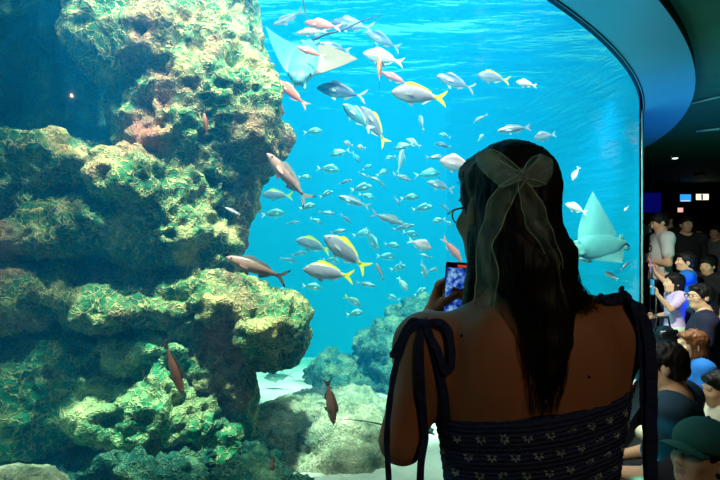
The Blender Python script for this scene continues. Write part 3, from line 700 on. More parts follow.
# --- near fish, each its own: kind, nose px, tail px, label, options
NEAR = [
 ('grey', 273,25, 304,13, 'silver grey fish under the pale wing at the very top left of the open water', dict(bend=.5, depth=3.5)),
 ('pink', 304,19, 342,31, 'slim coral pink fish near the water surface, right of the ray', dict(yaw=20)),
 ('palepink', 296,33, 328,31, 'pale mottled pink and white fish just under the slim coral pink one', {}),
 ('pink', 297,47, 325,57, 'faded pink fish lying across the upper edge of the big ray', dict(depth=2.95)),
 ('silver', 317,43, 351,51, 'grey silver fish right above the tan wing of the ray', {}),
 ('jack', 331,20, 374,30, 'blue silver jack nearest the surface at top centre', dict(yaw=10)),
 ('jack', 365,34, 401,47, 'blue silver jack with dark tail, second from the surface at top centre', dict(yaw=-15)),
 ('white', 363,53, 404,63, 'bright white slim fish with forked tail below the two blue jacks', dict(depth=3.6)),
 ('brown', 380,50, 379,88, 'brown fish standing upright, nose up, crossing the white slim fish', dict(yaw=30)),
 ('pink', 381,72, 410,85, 'plain pink fish behind the back of the largest yellow tailed fish', {}),
 ('pink', 274,79, 308,106, 'slim red pink fish diving left beside the reef top', dict(yaw=-10)),
 ('darkjack', 317,87, 367,97, 'dark blue backed jack below the tan wing of the ray', {}),
 ('aqua', 343,105, 372,130, 'aqua silver fish just left of a yellow tailed fish in the upper middle', dict(yaw=-10)),
 ('yellowtail', 361,108, 387,144, 'steeply slanted yellow tailed fish under the brown upright fish', dict(yaw=-15)),
 ('yellowtail', 391,92, 447,99, 'largest yellow tailed fish near the top, bright yellow back, level', {}),
 ('jack', 436,77, 476,88, 'pale jack right of the largest yellow tailed fish', dict(yaw=-12)),
 ('yellowtail', 477,75, 510,81, 'small yellow tailed fish to the upper right of the head', dict(depth=4.6)),
 ('white', 516,82, 537,86, 'small white fish to the right of the small yellow tailed fish', dict(detail=True)),
 ('palepink', 473,123, 488,114, 'tiny pink white fish heading down left, above the head', dict(detail=True)),
 ('silver', 497,131, 531,127, 'pale silver green fish right above the bow', {}),
 ('paledeep', 526,133, 542,136, 'small pinkish bream, left one of a pair above the bow', dict(detail=True)),
 ('paledeep', 534,139, 556,134, 'pale bream, right one of a pair above the bow', dict(detail=True)),
 ('paledeep', 519,150, 540,150, 'pale bream half hidden behind the top of the head', dict(detail=True)),
 ('fusilier', 268,154, 309,202, 'long brown fusilier diving left in front of the reef edge', dict(yaw=-10)),
 ('fusilier', 226,257, 288,279, 'grey brown fusilier with black tail tips in front of the ledge', dict(depth=2.25)),
 ('white', 404,148, 397,176, 'slim pale fish standing upright with nose up, centre of the school', dict(depth=4.5, yaw=35)),
 ('grey', 412,181, 392,174, 'white bellied grey fish heading right, centre of the school', dict(depth=4.8)),
 ('silver', 338,196, 370,207, 'silver fish with thin pale outline left of the school centre', dict(depth=4.2)),
 ('paledeep', 440,161, 476,168, 'pinkish bream partly hidden by the left side of the head', dict(depth=3.7)),
 ('jack', 427,182, 454,190, 'rosy silver jack beside the left side of the head', dict(depth=4.6)),
 ('grey', 404,224, 371,213, 'dark striped grey fish heading right, left of the phone', {}),
 ('yellowtail', 297,240, 330,251, 'round yellow tailed fish, leftmost of the trio near the centre', dict(yaw=-25)),
 ('yellowtail', 324,236, 368,270, 'yellow tailed fish slanting down, right one of the trio near the centre', dict(yaw=-5, depth=3.15)),
 ('yellowtail', 303,269, 354,277, 'level yellow tailed fish, lowest of the trio near the centre', dict(depth=2.95)),
 ('brown', 376,263, 384,281, 'small brown fish pointing upward, right of the yellow tailed trio', dict(detail=True, yaw=20)),
 ('aqua', 378,250, 365,230, 'pale aqua fish facing down, between trio and dark striped fish', dict(yaw=-40, depth=4.4)),
 ('paledeep', 431,249, 408,240, 'white bream heading right, just above the phone', dict(depth=4.2)),
 ('pink', 462,262, 442,237, 'coral pink fish diving behind the phone', {}),
 ('white', 428,278, 420,262, 'pale whitish fish left of the phone, seen from the front', dict(yaw=50, depth=4.4)),
 ('white', 407,291, 398,277, 'slim pale fish diving right, low and left of the phone', dict(depth=4.6)),
 ('aqua', 395,272, 401,262, 'small aqua fish with a cross pattern above the slim pale diver', dict(depth=5, yaw=40)),
 ('white', 586,107, 592,96, 'small white fish pointing down in the empty upper right water', dict(detail=True)),
 ('white', 597,132, 600,125, 'tiny white fish in the right part of the tank, below the pointed white one', {}),
 ('white', 565,204, 587,213, 'white fish with rounded back left of the wing of the right ray', dict(detail=True, depth=4.4)),
 ('white', 572,181, 579,167, 'slim white fish pointing down, right of the bow', dict(depth=4.2)),
 ('brown', 185,393, 162,341, 'red brown fish diving in front of the green hollowed reef face', dict(depth=2.0, yaw=-10)),
 ('brown', 334,425, 327,378, 'rosy brown fish diving in front of the rubble mound', dict(depth=2.4)),
 ('brown', 272,475, 272,455, 'small brown fish pointing down at the bottom edge, over the rubble', dict(depth=2.3, detail=True)),
 ('brown', 204,113, 207,136, 'small brown fish upright in front of the tall reef rock', dict(depth=2.2, detail=True)),
 ('wrasse', 240,215, 222,206, 'tiny striped black and white fish in the shaded notch of the reef', dict(depth=2.45)),
 ('violet', 53,212, 58,205, 'tiny violet fish in the hollow of the pale reef ledge', dict(depth=2.3)),
 ('yellowtail', 361,306, 344,296, 'faint yellow tailed fish far off above the sand gap', dict(depth=6.5)),
 ('aqua', 264,378, 294,375, 'hazy yellow green fish resting over the sand behind the overhang', dict(depth=4.2)),
 ('yellowtail', 262,195, 293,196, 'faded yellow tailed fish beside the reef notch', dict(depth=5.2)),
 ('aqua', 285,213, 261,215, 'round aqua fish heading right next to the reef notch', dict(depth=5.0)),
 ('aqua', 323,131, 303,133, 'faint aqua fish heading right beside the tip of the reef', dict(depth=5.6)),
 ('white', 420,114, 423,133, 'small aqua white fish upright below the largest yellow tailed fish', dict(depth=4.6, yaw=30)),
 ('paledeep', 343,142, 353,146, 'small grey white fish, left of two side by side below the aqua silver one', dict(depth=5)),
 ('paledeep', 356,147, 366,148, 'small white fish, right of two side by side below the aqua silver one', dict(depth=5)),
 ('white', 406,139, 421,147, 'small white fish slanting down right under the upright aqua one', dict(depth=5)),
 ('white', 484,134, 478,141, 'tiny white fish just above the crown of the head', dict(depth=5)),
 ('aqua', 439,134, 451,138, 'tiny aqua fish above the left side of the head', dict(depth=6)),
 ('white', 605,272, 618,280, 'pale fish low on the right, just over the bare right shoulder', dict(depth=4.4)),
 ('white', 624,211, 629,206, 'tiny white fish right of the wing tip of the right ray', dict(depth=4.6)),
]
for (k, a, b, c, d, lab, op) in NEAR: fish(k, a, b, c, d, lab, **op)

# --- the faint distant school: nothing tells these apart
FAR = [(340,171,316,168),(312,178,298,177),(316,205,299,209),(333,192,319,197),(262,212,243,209),(360,163,352,152),(372,165,362,170),(389,170,376,176),(385,160,396,156),
 (368,178,358,172),(382,182,367,176),(372,187,350,190),(400,206,394,196),(419,197,400,199),(447,157,425,158),(441,173,414,176),(440,204,452,213),(375,199,358,194),(394,149,414,144),
 (386,188,377,180),(300,222,286,224),(322,224,310,218),(352,224,340,214),(352,249,333,246),(296,262,280,258),(288,290,274,292),(322,288,302,286),(340,262,322,260),(400,247,384,244),(414,225,392,230),
 (419,236,402,232),(376,286,356,283),(396,258,376,256),(432,222,446,219),(452,226,444,220),(432,207,412,210),(372,232,352,236),(336,214,318,212),(308,252,290,256),(418,254,432,258),(330,156,350,150),(434,144,452,147),
 (546,178,562,174),(556,268,572,272),(592,262,576,258),(630,262,620,270),(614,250,628,246),(386,296,400,300),(364,312,346,315),(426,288,414,296),(352,180,338,184),(346,230,330,233),(406,266,390,270),(440,268,426,272)]
for i, (a, b, c, d) in enumerate(FAR):
    r = RNG.random()
    fish('aqua' if r < .6 else 'silver', a, b, c, d, 'faint pale blue fish, one of the distant hazy school in mid water', yaw=RNG.uniform(-25, 25), depth=RNG.uniform(4.6, 6.4), detail=False, group='distant hazy school', name='distant_fish')

# ================================================================== rays
M_ray = mat('ray_skin', (70, 128, 130), 0.5, var=0.2, scale=9)
M_raybelly = mat('ray_belly', (110, 165, 162), 0.5, var=0.08, scale=8)
M_raytan = mat('ray_tan_wing', (116, 100, 78), 0.5, var=0.2, scale=12)
M_tail = mat('ray_tail_black', (20, 22, 26), 0.5)
def ray_wing(s, span, chord, lift, n=14, sweep=.25, thick=.05):
    """one wing of a ray: local x forward, y sideways, z up"""
    up, dn = [], []
    for i in range(n+1):
        t = i/n
        y = s*(.12+span*t)
        x0 = chord*(.48*(1-t**1.6)) - sweep*t*chord; x1 = -chord*(.52*(1-t**1.3)) - sweep*t*chord*.9
        z = lift*(t**1.7)
        ru, rd = [], []
        for j in range(9):
            q = j/8; x = x0+(x1-x0)*q
            h = thick*(1-t)**.8*math.sin(math.pi*min(1, q*.96+.02))**.8
            ru.append((x, y, z+h)); rd.append((x, y, z-h*.6))
        up.append(ru); dn.append(rd)
    return up, dn
def ray(name, loc, rot, S, lifts, label, tail=None, wing_mats=(None, None), spanl=(.55,.55)):
    root = empty(name, loc, rot); root.scale = (S,)*3
    B = SDF((-.6,-.28,-.2), (.72,.28,.2), .018)
    B.ell((.05,0,0), (.48,.2,.085), 0); B.ell((.44,0,.02), (.16,.1,.07), .05); B.ell((-.4,0,0), (.16,.06,.04), .05)
    for s in (1,-1): B.ell((.46, s*.09, .05), (.06,.04,.045), .02); B.limb((.52, s*.06, -.02), (.63, s*.075, -.03), .03, .02, .02)
    V, Q = B.mesh(1); N = vnormals(V, Q)
    cen = N[Q].mean(1)
    mesh_obj('body', V, Q, [M_ray, M_raybelly], root, midx=(cen[:,2] < -.15).astype(int))
    for s, lift, wm, sp in ((1, lifts[0], wing_mats[0], spanl[0]), (-1, lifts[1], wing_mats[1], spanl[1])):
        u, d = ray_wing(s, sp, .78, lift)
        mb = MB(); mb.grid(u); n1 = len(mb.F); mb.grid([r[::-1] for r in d])
        mesh_obj('wing', mb.V, mb.F, [wm or M_ray, wm or M_raybelly], root, midx=[0]*n1+[1]*(len(mb.F)-n1))
    for s in (1,-1):
        mb = MB(); mb.tube([(-.42, s*.05, 0), (-.5, s*.09, 0), (-.56, s*.11, -.01)], [.03,.045,.015], 8, flat=.3); mb.build('pelvic_fin', M_ray, root)
    mb = MB(); mb.tube([(-.5,0,0),(-.75,.02,.01),(-1.05,.06,.03),(-1.4,.05,.04),(-1.75,0,.05)] if tail is None else tail, [.028,.018,.012,.009,.005], 8); mb.build('tail', M_tail, root)
    for s in (1,-1):
        mb = MB(); mb.ball((.47, s*.125, .06), (.022,.014,.022), 10, 6); mb.build('eye', M_eye, root)
    return tag(root, label, 'ray')
def basis(X, Zh):
    X = Vector(X).normalized(); Y = Vector(Zh).cross(X).normalized(); Z = X.cross(Y)
    return Matrix((X, Y, Z)).transposed().to_euler()
# big ray top left: nose towards us, one wing up, one tan wing out to the right
ray('spotted_ray', at(305, 60, 3.4), basis((-.05, -.70, -.72), (0, -.72, .70)), .54, (-.06, .34),
    'large pale ray near the surface beside the reef top, head towards the glass', tail=[(-.5,0,0),(-.7,.15,.0),(-.9,.4,-.02),(-1.05,.65,.05),(-1.1,.9,.1)], wing_mats=(M_raytan, None), spanl=(.52, .36))
ray('spotted_ray', at(296, -22, 3.7), basis((-.3, .3, .9), (-.5, -.8, 0)), .30, (.25, .2),
    'pale ray cut off by the top edge above the grey fish', wing_mats=(M_raytan, M_raytan))
ray('spotted_ray', at(600, 246, 4.4), basis((-.90, -.40, -.10), (-.30, -.9, .2)), .58, (.1, .08),
    'cyan ray with one wing raised high at the right end of the tank', spanl=(.2, .72), tail=[(-.5,0,0),(-.6,.02,-.05),(-.72,.03,-.12),(-.82,.03,-.2),(-.9,.02,-.3)])

ray('small_stingray', at(410, 428, 2.45), basis((1, .1, -.16), (.1, -.45, .9)), .19, (.1, .1),
    'small stingray low over the sand, mostly behind the left arm, thin dark tail trailing left', tail=[(-.5,0,0),(-.8,0,.01),(-1.1,.02,.02),(-1.5,.02,.01),(-1.8,0,.0)])
# ================================================================== people
def nv3(a): a = np.asarray(a, float); return a/np.linalg.norm(a)
def frame(fwd, up=(0,0,1)):
    """columns: right, forward, up"""
    f = nv3(fwd); u = np.asarray(up, float); r = nv3(np.cross(f, u)); u = np.cross(r, f)
    return np.stack([r, f, u], 1)
M_white = mat('eye_white', (225, 222, 215), 0.2, var=0.02)
M_pupil = mat('eye_dark', (18, 12, 10), 0.15, var=0.0)
def skin(name, c): return mat(name, c, 0.55, var=0.06, scale=18, spec=0.3)
SK_W = skin('skin_tan', (172, 112, 76)); SK_A = skin('skin_light', (224, 178, 142)); SK_B = skin('skin_mid', (206, 158, 124))
LIP = {}
def lips(m):
    if m.name not in LIP:
        LIP[m.name] = mat(m.name+'_lips', (192, 136, 114), 0.5, var=0.05)
    return LIP[m.name]

def head_sdf(S, c, R, s, k=0.012):
    """skull, jaw, brow, nose, lips, chin and ears round the head centre c; s = head height / 0.23"""
    P = lambda x, y, z: c + R @ (np.array([x, y, z])*s)
    S.ell(P(0,-.012,.028), np.array([.074,.092,.086])*s, 0.01, R)
    S.ell(P(0,.030,-.035), np.array([.058,.062,.074])*s, .03*s, R)
    S.ell(P(0,.052,-.083), np.array([.030,.032,.026])*s, .025*s, R)     # chin
    for q in (1,-1):
        S.ell(P(q*.038,.062,-.022), np.array([.024,.022,.02])*s, .02*s, R)    # cheek
        S.ell(P(q*.031,.082,.012), np.array([.016,.014,.011])*s, .008*s, R, op='sub')  # eye socket
        S.ell(P(q*.03,.079,.030), np.array([.024,.012,.008])*s, .012*s, R)    # brow
        S.ell(P(q*.076,-.012,-.008), np.array([.011,.02,.032])*s, .006*s, R)  # ear
        S.limb(P(q*.042,.0,-.062), P(q*.02,.05,-.085), .022*s, .018*s, .02*s) # jaw line
    S.limb(P(0,.088,.018), P(0,.104,-.024), .008*s, .013*s, .008*s)           # nose bridge
    for q in (1,-1): S.ell(P(q*.011,.096,-.028), np.array([.009,.01,.008])*s, .005*s, R)
    S.ell(P(0,.085,-.052), np.array([.022,.011,.006])*s, .004*s, R)
    S.ell(P(0,.083,-.062), np.array([.019,.011,.007])*s, .004*s, R)
def head_extra(mb, c, R, s):
    """eyeballs with pupils; returns the material index of every face"""
    mi = []
    for q in (1,-1):
        p = c + R @ (np.array([q*.031,.0725,.010])*s)
        n0 = len(mb.F); mb.ball(p, .0112*s, 10, 8); mi += [1]*(len(mb.F)-n0)
        p = p + R @ (np.array([0,.0072,0])*s)
        n0 = len(mb.F); mb.ball(p, .0064*s, 8, 6); mi += [2]*(len(mb.F)-n0)
    return mi
def hand_mesh(w, f, n, t, s=1.0, curl=(30,35,25), thumb=.5, spread=.10, vox=.0035, fing=None):
    """wrist w, finger direction f, palm normal n, thumb side t -> verts, quads"""
    f = nv3(f); n = np.asarray(n, float); n = nv3(n-f*(n@f)); t0 = np.cross(f, n); t = t0 if t0 @ np.asarray(t, float) > 0 else -t0
    S = SDF(np.asarray(w)-.21*s, np.asarray(w)+.21*s, vox*s)
    S.ell(w, (.026*s,.026*s,.026*s), 0); 
    lat = [.030,.010,-.010,-.029]; ln = [.92,1.02,.95,.76]; kn = [.083,.087,.083,.074]
    for i in range(4):
        K = w + f*kn[i]*s + t*lat[i]*s
        S.limb(w + f*.012*s + t*lat[i]*.55*s, K, .0165*s, .0125*s, .016*s)
        d = nv3(f + t*spread*(1.5-i)*.7); p = K; a = 0
        cu = curl if fing is None else fing[i]
        pts = [K]; 
        for j, L in enumerate((.044,.027,.021)):
            a += math.radians(cu[j]); dd = d*math.cos(a) + n*math.sin(a)
            p = p + dd*L*ln[i]*s; pts.append(p)
        S.chain(pts, [.0102*s,.0092*s,.0084*s,.0070*s], .003*s)
    b = w + f*.022*s + t*.024*s + n*.006*s
    j1 = b + (t*.62+f*.72+n*.25*thumb*2)*.040*s; j2 = j1 + nv3(t*.25+f*.9+n*.9*thumb)*.032*s; j3 = j2 + nv3(f*.9+n*1.1*thumb-t*.05)*.026*s
    S.chain([b, j1, j2, j3], [.0165*s,.0125*s,.0105*s,.0082*s], .008*s)
    return S.mesh(1)

def join(parts):
    """[(V, F, [material index per face])] -> one mesh"""
    V = []; Fc = []; mi = []
    for v, f, m in parts:
        b = len(V); V += [tuple(x) for x in np.asarray(v)]; Fc += [tuple(int(i)+b for i in q) for q in f]; mi += list(m)
    return V, Fc, mi

class Pose:
    """joints of a figure, local frame facing +y, unit = body height; then turned and placed"""
    def __init__(self, loc, yaw, H, kind='stand', ph=None, lean=0.0, head=(0,0), **kw):
        self.H = H; self.loc = np.array(loc, float); self.Rz = rotm('Z', yaw); self.kw = kw
        j = {}
        if kind == 'stand': p = .53
        else: p = (ph if ph is not None else .09)
        ly = math.sin(math.radians(lean)); lz = math.cos(math.radians(lean))
        up = lambda h, y=0: (y*lz+h*ly, p + h*lz - y*ly)
        def pt(x, h, y=0): a = up(h, y); return np.array([x, a[0], a[1]])
        j['pelvis'] = pt(0, 0); j['waist'] = pt(0, .10, .005); j['chest'] = pt(0, .20, 0); j['neck'] = pt(0, .305, -.01); j['head'] = pt(0, .395, .012)
        j['shL'] = pt(-.108, .285, -.01); j['shR'] = pt(.108, .285, -.01)
        j['hipL'] = np.array([-.052, 0, p-.015]); j['hipR'] = np.array([.052, 0, p-.015])
        if kind == 'stand':
            for q, sx in (('L',-1),('R',1)):
                j['kn'+q] = np.array([sx*.055, .012, .285]); j['an'+q] = np.array([sx*.058, -.01, .045]); j['to'+q] = np.array([sx*.07, .085, .018])
        elif kind == 'heels':
            for q, sx in (('L',-1),('R',1)):
                j['kn'+q] = np.array([sx*.085, .235, max(.05, p*.55)]); j['an'+q] = np.array([sx*.06, .01, .035]); j['to'+q] = np.array([sx*.06, -.07, .02])
        elif kind == 'cross':
            for q, sx in (('L',-1),('R',1)):
                j['kn'+q] = np.array([sx*.20, .17, .075]); j['an'+q] = np.array([-sx*.03, .17 + sx*.04, .04]); j['to'+q] = np.array([-sx*.10, .16+sx*.04, .03])
        elif kind == 'knees':    # seated, knees drawn up
            for q, sx in (('L',-1),('R',1)):
                j['kn'+q] = np.array([sx*.075, .21, .25]); j['an'+q] = np.array([sx*.07, .30, .04]); j['to'+q] = np.array([sx*.075, .385, .018])
        sh = j['shL'][2]
        dn = {'el': (.135, -.015, -.175), 'wr': (.14, .03, -.33), 'hd': (.0, .15, -1)}
        for q, sx in (('L',-1),('R',1)):
            a = kw.get('arm'+q)
            S0 = j['sh'+q]
            if a is None: a = {'el': (sx*.03, -.015, -.17), 'wr': (sx*.03, .03, -.325), 'hd': (0, .2, -1), 'n': (-sx, 0, 0)}
            j['el'+q] = S0 + np.array(a['el']); j['wr'+q] = S0 + np.array(a['wr'])
            j['hd'+q] = np.array(a['hd'], float); j['pn'+q] = np.array(a.get('n', (-sx,0,0)), float); j['th'+q] = np.array(a.get('t', (0,1,0)), float); j['cu'+q] = a.get('curl', (25,30,20))
        self.j = {}
        for k, v in j.items():
            if k[:2] in ('hd','pn','th'): self.j[k] = self.Rz @ v
            elif k[:2] == 'cu': self.j[k] = v
            else: self.j[k] = self.loc + self.Rz @ (v*H)
        hy, hp = head
        self.Rh = self.Rz @ rotm('Z', hy) @ rotm('X', -hp-lean*.4)
        self.Rt = self.Rz @ rotm('X', -lean)
    def bounds(self, keys=None):
        P = np.array([v for k, v in self.j.items() if k[:2] not in ('hd','pn','th','cu')])
        return P.min(0)-.17*self.H, P.max(0)+.19*self.H
def head_at(P, u, v, d):
    """shift a seated figure so that its head sits where it is seen"""
    dl = at(u, v, d) - P.j['head']; 
    for k in P.j:
        if k[:2] in ('hd','pn','th','cu'): continue
        P.j[k] = P.j[k] + np.array([dl[0], dl[1], dl[2] if k[:2] not in ('kn','an','to') else 0.0])
    P.loc = P.loc + np.array([dl[0], dl[1], 0.0])
    return P
def body_sdf(P, S, girth=1.0, inf=0.0, parts=('torso','arms','legs','head'), sleeve=1.0, legcut=1.0):
    H = P.H; j = P.j; g = girth; R = P.Rt
    if 'torso' in parts:
        S.ell(j['pelvis'], np.array([.098*g,.072*g,.075])*H+inf, .03*H, R)
        S.ell(j['waist'], np.array([.082*g,.060*g,.085])*H+inf, .04*H, R)
        S.ell(j['chest'], np.array([.098*g,.068*g,.098])*H+inf, .04*H, R)
        S.limb(j['shL'], j['shR'], .036*H+inf, .036*H+inf, .04*H)
        for q in 'LR': S.limb(j['neck']*.9+j['head']*.1, j['sh'+q], .026*H+inf*.6, .032*H+inf, .03*H)
    if 'head' in parts:
        S.limb(j['neck'], j['head']-P.Rh[:,1]*.01*H, .034*H, .030*H, .015*H)
        head_sdf(S, j['head'], P.Rh, P.hs)
    if 'arms' in parts:
        for q in 'LR':
            a, b, c = j['sh'+q], j['el'+q], j['wr'+q]
            if sleeve >= 1:
                S.limb(a, b, .031*H*g+inf, .025*H*g+inf, .02*H); S.limb(b, c, .0255*H*g+inf, .0165*H+inf, .012*H)
            else:
                e = a+(b-a)*sleeve; S.limb(a, e, .033*H*g+inf, .030*H*g+inf*1.3, .02*H); 
    if 'legs' in parts:
        for q in 'LR':
            a, b, c, d = j['hip'+q], j['kn'+q], j['an'+q], j['to'+q]
            if legcut >= 1:
                S.limb(a, b, .055*H*g+inf, .036*H*g+inf, .03*H); S.limb(b, c, .036*H*g+inf, .022*H+inf, .015*H)
                if inf == 0: S.limb(c, d, .022*H, .016*H, .015*H); 
            else:
                S.limb(a, a+(b-a)*legcut, .056*H*g+inf, .044*H*g+inf*1.4, .03*H)
    return S
def add_person(P, name_label, sk, shirt, hairm, trousers, girth=1.0, sleeve=.6, legcut=1.0, hair='short', vox=None, shirt_name='shirt', trouser_name='trousers', hs=None, group=None, shoes=None, hands=True):
    H = P.H
    P.hs = hs if hs else (.225 if H > 1.5 else .205 if H > 1.15 else .195)/.23
    vox = vox or .011
    lo, hi = P.bounds()
    lo[2] = max(lo[2], P.loc[2]-.03)
    S = SDF(lo, hi, vox); body_sdf(P, S, girth)
    V, Q = S.mesh(1)
    parts = [(V, Q, [0]*len(Q))]
    # lips take their own colour
    c = P.j['head']; loc = (V[Q].mean(1)-c) @ P.Rh / P.hs
    lipf = (np.abs(loc[:,0]) < .020) & (loc[:,1] > .086) & (loc[:,2] < -.047) & (loc[:,2] > -.069)
    parts[0] = (V, Q, np.where(lipf, 3, 0).tolist())
    mb = MB(); mi = head_extra(mb, c, P.Rh, P.hs); parts.append((mb.V, mb.F, mi))
    if hands:
        for q in 'LR':
            hv, hq = hand_mesh(P.j['wr'+q], P.j['hd'+q], P.j['pn'+q], P.j['th'+q], H/1.72*1.0, P.j['cu'+q], vox=.005)
            parts.append((hv, hq, [0]*len(hq)))
    V, Fc, mi = join(parts)
    root = empty('person', P.loc)
    off = lambda A: np.asarray(A)-P.loc
    mesh_obj('body', off(V), Fc, [sk, M_white, M_pupil, lips(sk)], root, midx=mi)
    S = SDF(lo, hi, vox); body_sdf(P, S, girth, .014, ('torso','arms'), sleeve)
    nk = P.j['neck']; S.limb(nk - P.Rt[:,2]*.01*H, nk+P.Rt[:,2]*.12*H, .045*H, .06*H, .01, op='sub')
    S.cut(P.j['pelvis']-P.Rt[:,2]*.035*H, -P.Rt[:,2])
    V, Q = S.mesh(1); V = V + vnormals(V, Q)*(.004*fbm(V, 9, 2, 3))[:,None]
    mesh_obj(shirt_name, off(V), Q, shirt, root)
    S = SDF(lo, hi, vox)
    S.ell(P.j['pelvis']-P.Rt[:,2]*.01*H, np.array([.102*girth,.078*girth,.07])*H+.008, .02*H, P.Rt)
    body_sdf(P, S, girth, .011, ('legs',), legcut=legcut)
    V, Q = S.mesh(1); mesh_obj(trouser_name, off(V), Q, trousers, root)
    # hair
    h = P.hs; R = P.Rh; S = SDF(c-.2*h-.06, c+.2*h+.06, .007)
    p = lambda x, y, z: c + R @ (np.array([x, y, z])*h)
    if hair != 'none':
        S.ell(p(0,-.020,.038), np.array([.085,.098,.090])*h, 0, R)
        if hair == 'bob':
            S.ell(p(0,-.035,-.045), np.array([.088,.075,.09])*h, .02, R)
            S.ell(p(0,.05,.068), np.array([.062,.042,.03])*h, .02, R)
            S.limb(p(0,.095,.01), p(0,.07,-.16), .062*h, .062*h, .01, op='sub'); S.ell(p(0,.095,-.035), np.array([.056,.065,.085])*h, .01, R, op='sub')
        else:
            S.ell(p(0,-.045,-.02), np.array([.077,.065,.06])*h, .02, R)
            S.ell(p(0,.055,.078), np.array([.058,.036,.024])*h, .02, R)
            S.ell(p(0,.085,-.03), np.array([.085,.075,.083])*h, .01, R, op='sub')
            for q in (1,-1): S.ell(p(q*.082,.0,-.022), np.array([.02,.026,.04])*h, .006, R, op='sub')
        if hair == 'capped': S.cut(p(0,0,.045), R[:,2])
        V, Q = S.mesh(1); N = vnormals(V, Q); V = V + N*(.005*ridged(V*np.array([1,1,.3]), 60, 2, 9))[:,None]
        mesh_obj('hair', off(V), Q, hairm, root)
    if shoes:
        for q in 'LR':
            S = SDF(np.minimum(P.j['an'+q], P.j['to'+q])-.09, np.maximum(P.j['an'+q], P.j['to'+q])+.09, .008)
            d = nv3(P.j['to'+q]-P.j['an'+q])
            S.limb(P.j['an'+q]-np.array([0,0,.012*H])-d*.012*H, P.j['to'+q], .027*H, .022*H, .01); S.cut((0,0,max(.003, P.loc[2]+.003)), (0,0,-1))
            V, Q = S.mesh(1); mesh_obj('shoe', off(V), Q, shoes, root)
    tag(root, name_label, 'person', group)
    return root

def hair_mat(name, c, rough=0.38):
    T = NT(name); p = T.n('ShaderNodeBsdfPrincipled'); tc = T.n('ShaderNodeTexCoord'); mp = T.n('ShaderNodeMapping'); mp.inputs['Scale'].default_value = (90, 90, 5)
    nz = T.n('ShaderNodeTexNoise'); nz.inputs['Scale'].default_value = 2.0; nz.inputs['Detail'].default_value = 4
    T.l(tc, 'Object', mp, 'Vector'); T.l(mp, 'Vector', nz, 'Vector')
    cr = T.n('ShaderNodeValToRGB'); cr.color_ramp.elements[0].color = rgb(tuple(int(x*.6) for x in c)); cr.color_ramp.elements[1].color = rgb(tuple(min(255, int(x*1.35)) for x in c))
    T.l(nz, 'Fac', cr, 'Fac'); T.l(cr, 'Color', p, 'Base Color'); p.inputs['Roughness'].default_value = rough; p.inputs['Specular IOR Level'].default_value = 0.22
    b = T.n('ShaderNodeBump'); b.inputs['Strength'].default_value = 0.5; b.inputs['Distance'].default_value = 0.004; T.l(nz, 'Fac', b, 'Height'); T.l(b, 'Normal', p, 'Normal')
    T.l(p, 'BSDF', T.out, 'Surface'); return T.m
H_BLACK = hair_mat('hair_black', (20, 18, 18), .5); H_BROWN = hair_mat('hair_brown', (104, 66, 40)); H_DARK = hair_mat('hair_soft_black', (30, 26, 24), .5)
# ================================================================== the woman with the bow
def W(u, v, d): return at(u, v, d)
wroot_loc = np.array([.315, .975, 0.0])
off = lambda A: np.asarray(A)-wroot_loc
woman = empty('person', wroot_loc)
tag(woman, 'long-haired woman with sheer hair bow and bare back, seen from behind, filming the tank', 'person')
TCX, TCY = .318, .985
SECS = [(.80,TCX,TCY,.165,.118),(.88,TCX,TCY,.172,.118),(.97,TCX+.002,TCY,.144,.098),(1.04,TCX+.002,TCY,.145,.100),(1.12,TCX,TCY,.156,.106),(1.19,TCX-.002,TCY,.172,.110),(1.25,TCX-.004,TCY,.160,.104),(1.30,TCX-.008,TCY,.128,.088),(1.335,TCX-.014,TCY,.085,.07),(1.36,TCX-.022,TCY,.058,.058)]
shL, shR = W(427,346,.985), W(612,331,.985)
elL, wrL = W(402,441,.985), W(421,326,1.20)
elR, wrR = W(608,412,1.17), W(492,330,1.285)
HC = W(503,212,1.0); YAW = 24
HR = rotm('Z', YAW) @ rotm('X', -3) @ rotm('Y', 4)
hsc = .228/.23
def wbody(S):
    S.loft(SECS, 0)
    for s, sh in ((-1, shL), (1, shR)):
        S.limb(W(508,322,.965), sh, .040, .046, .045)
        S.ell(sh+np.array([0,0,-.005]), (.056,.054,.060), .03)
        S.ell(np.array([TCX+s*.075, TCY-.07, 1.235]), (.062,.034,.085), .03)    # shoulder blade
        S.limb(np.array([TCX+s*.110, TCY-.01, 1.14]), sh, .054, .05, .035)        # lat and armpit
    S.limb(W(545,322,.965), W(585,318,.965), .040, .040, .04)
    S.limb(np.array([TCX-.01, TCY-.115, 1.0]), np.array([TCX-.02, TCY-.118, 1.29]), .012, .012, .03, op='sub')  # spine furrow
    S.limb(W(510,330,.97), HC+np.array([.012,-.012,-.07]), .058, .050, .03)
    head_sdf(S, HC, HR, hsc)
    S.limb(shL, elL, .051, .041, .03); S.limb(elL, elL+(wrL-elL)*.35, .043, .042, .012); S.limb(elL+(wrL-elL)*.3, wrL, .042, .025, .012)
    S.limb(shR, elR, .049, .040, .03); S.limb(elR, elR+(wrR-elR)*.35, .041, .040, .012); S.limb(elR+(wrR-elR)*.3, wrR, .040, .025, .012)
    for s in (1,-1):
        hip = np.array([TCX+s*.085, TCY, .83]); kn = np.array([TCX+s*.085, TCY+.01, .45]); an = np.array([TCX+s*.09, TCY-.02, .075]); to = np.array([TCX+s*.105, TCY+.13, .03])
        S.limb(hip, kn, .092, .058, .04); S.limb(kn, kn+(an-kn)*.35, .056, .056, .02); S.limb(kn+(an-kn)*.3, an, .056, .036, .02); S.limb(an, to, .038, .026, .02)
        S.ell(an-np.array([0,.02,.04]), (.03,.035,.032), .02)
    return S
lo = np.array([.02, .72, .0]); hi = np.array([.66, 1.42, 1.68])
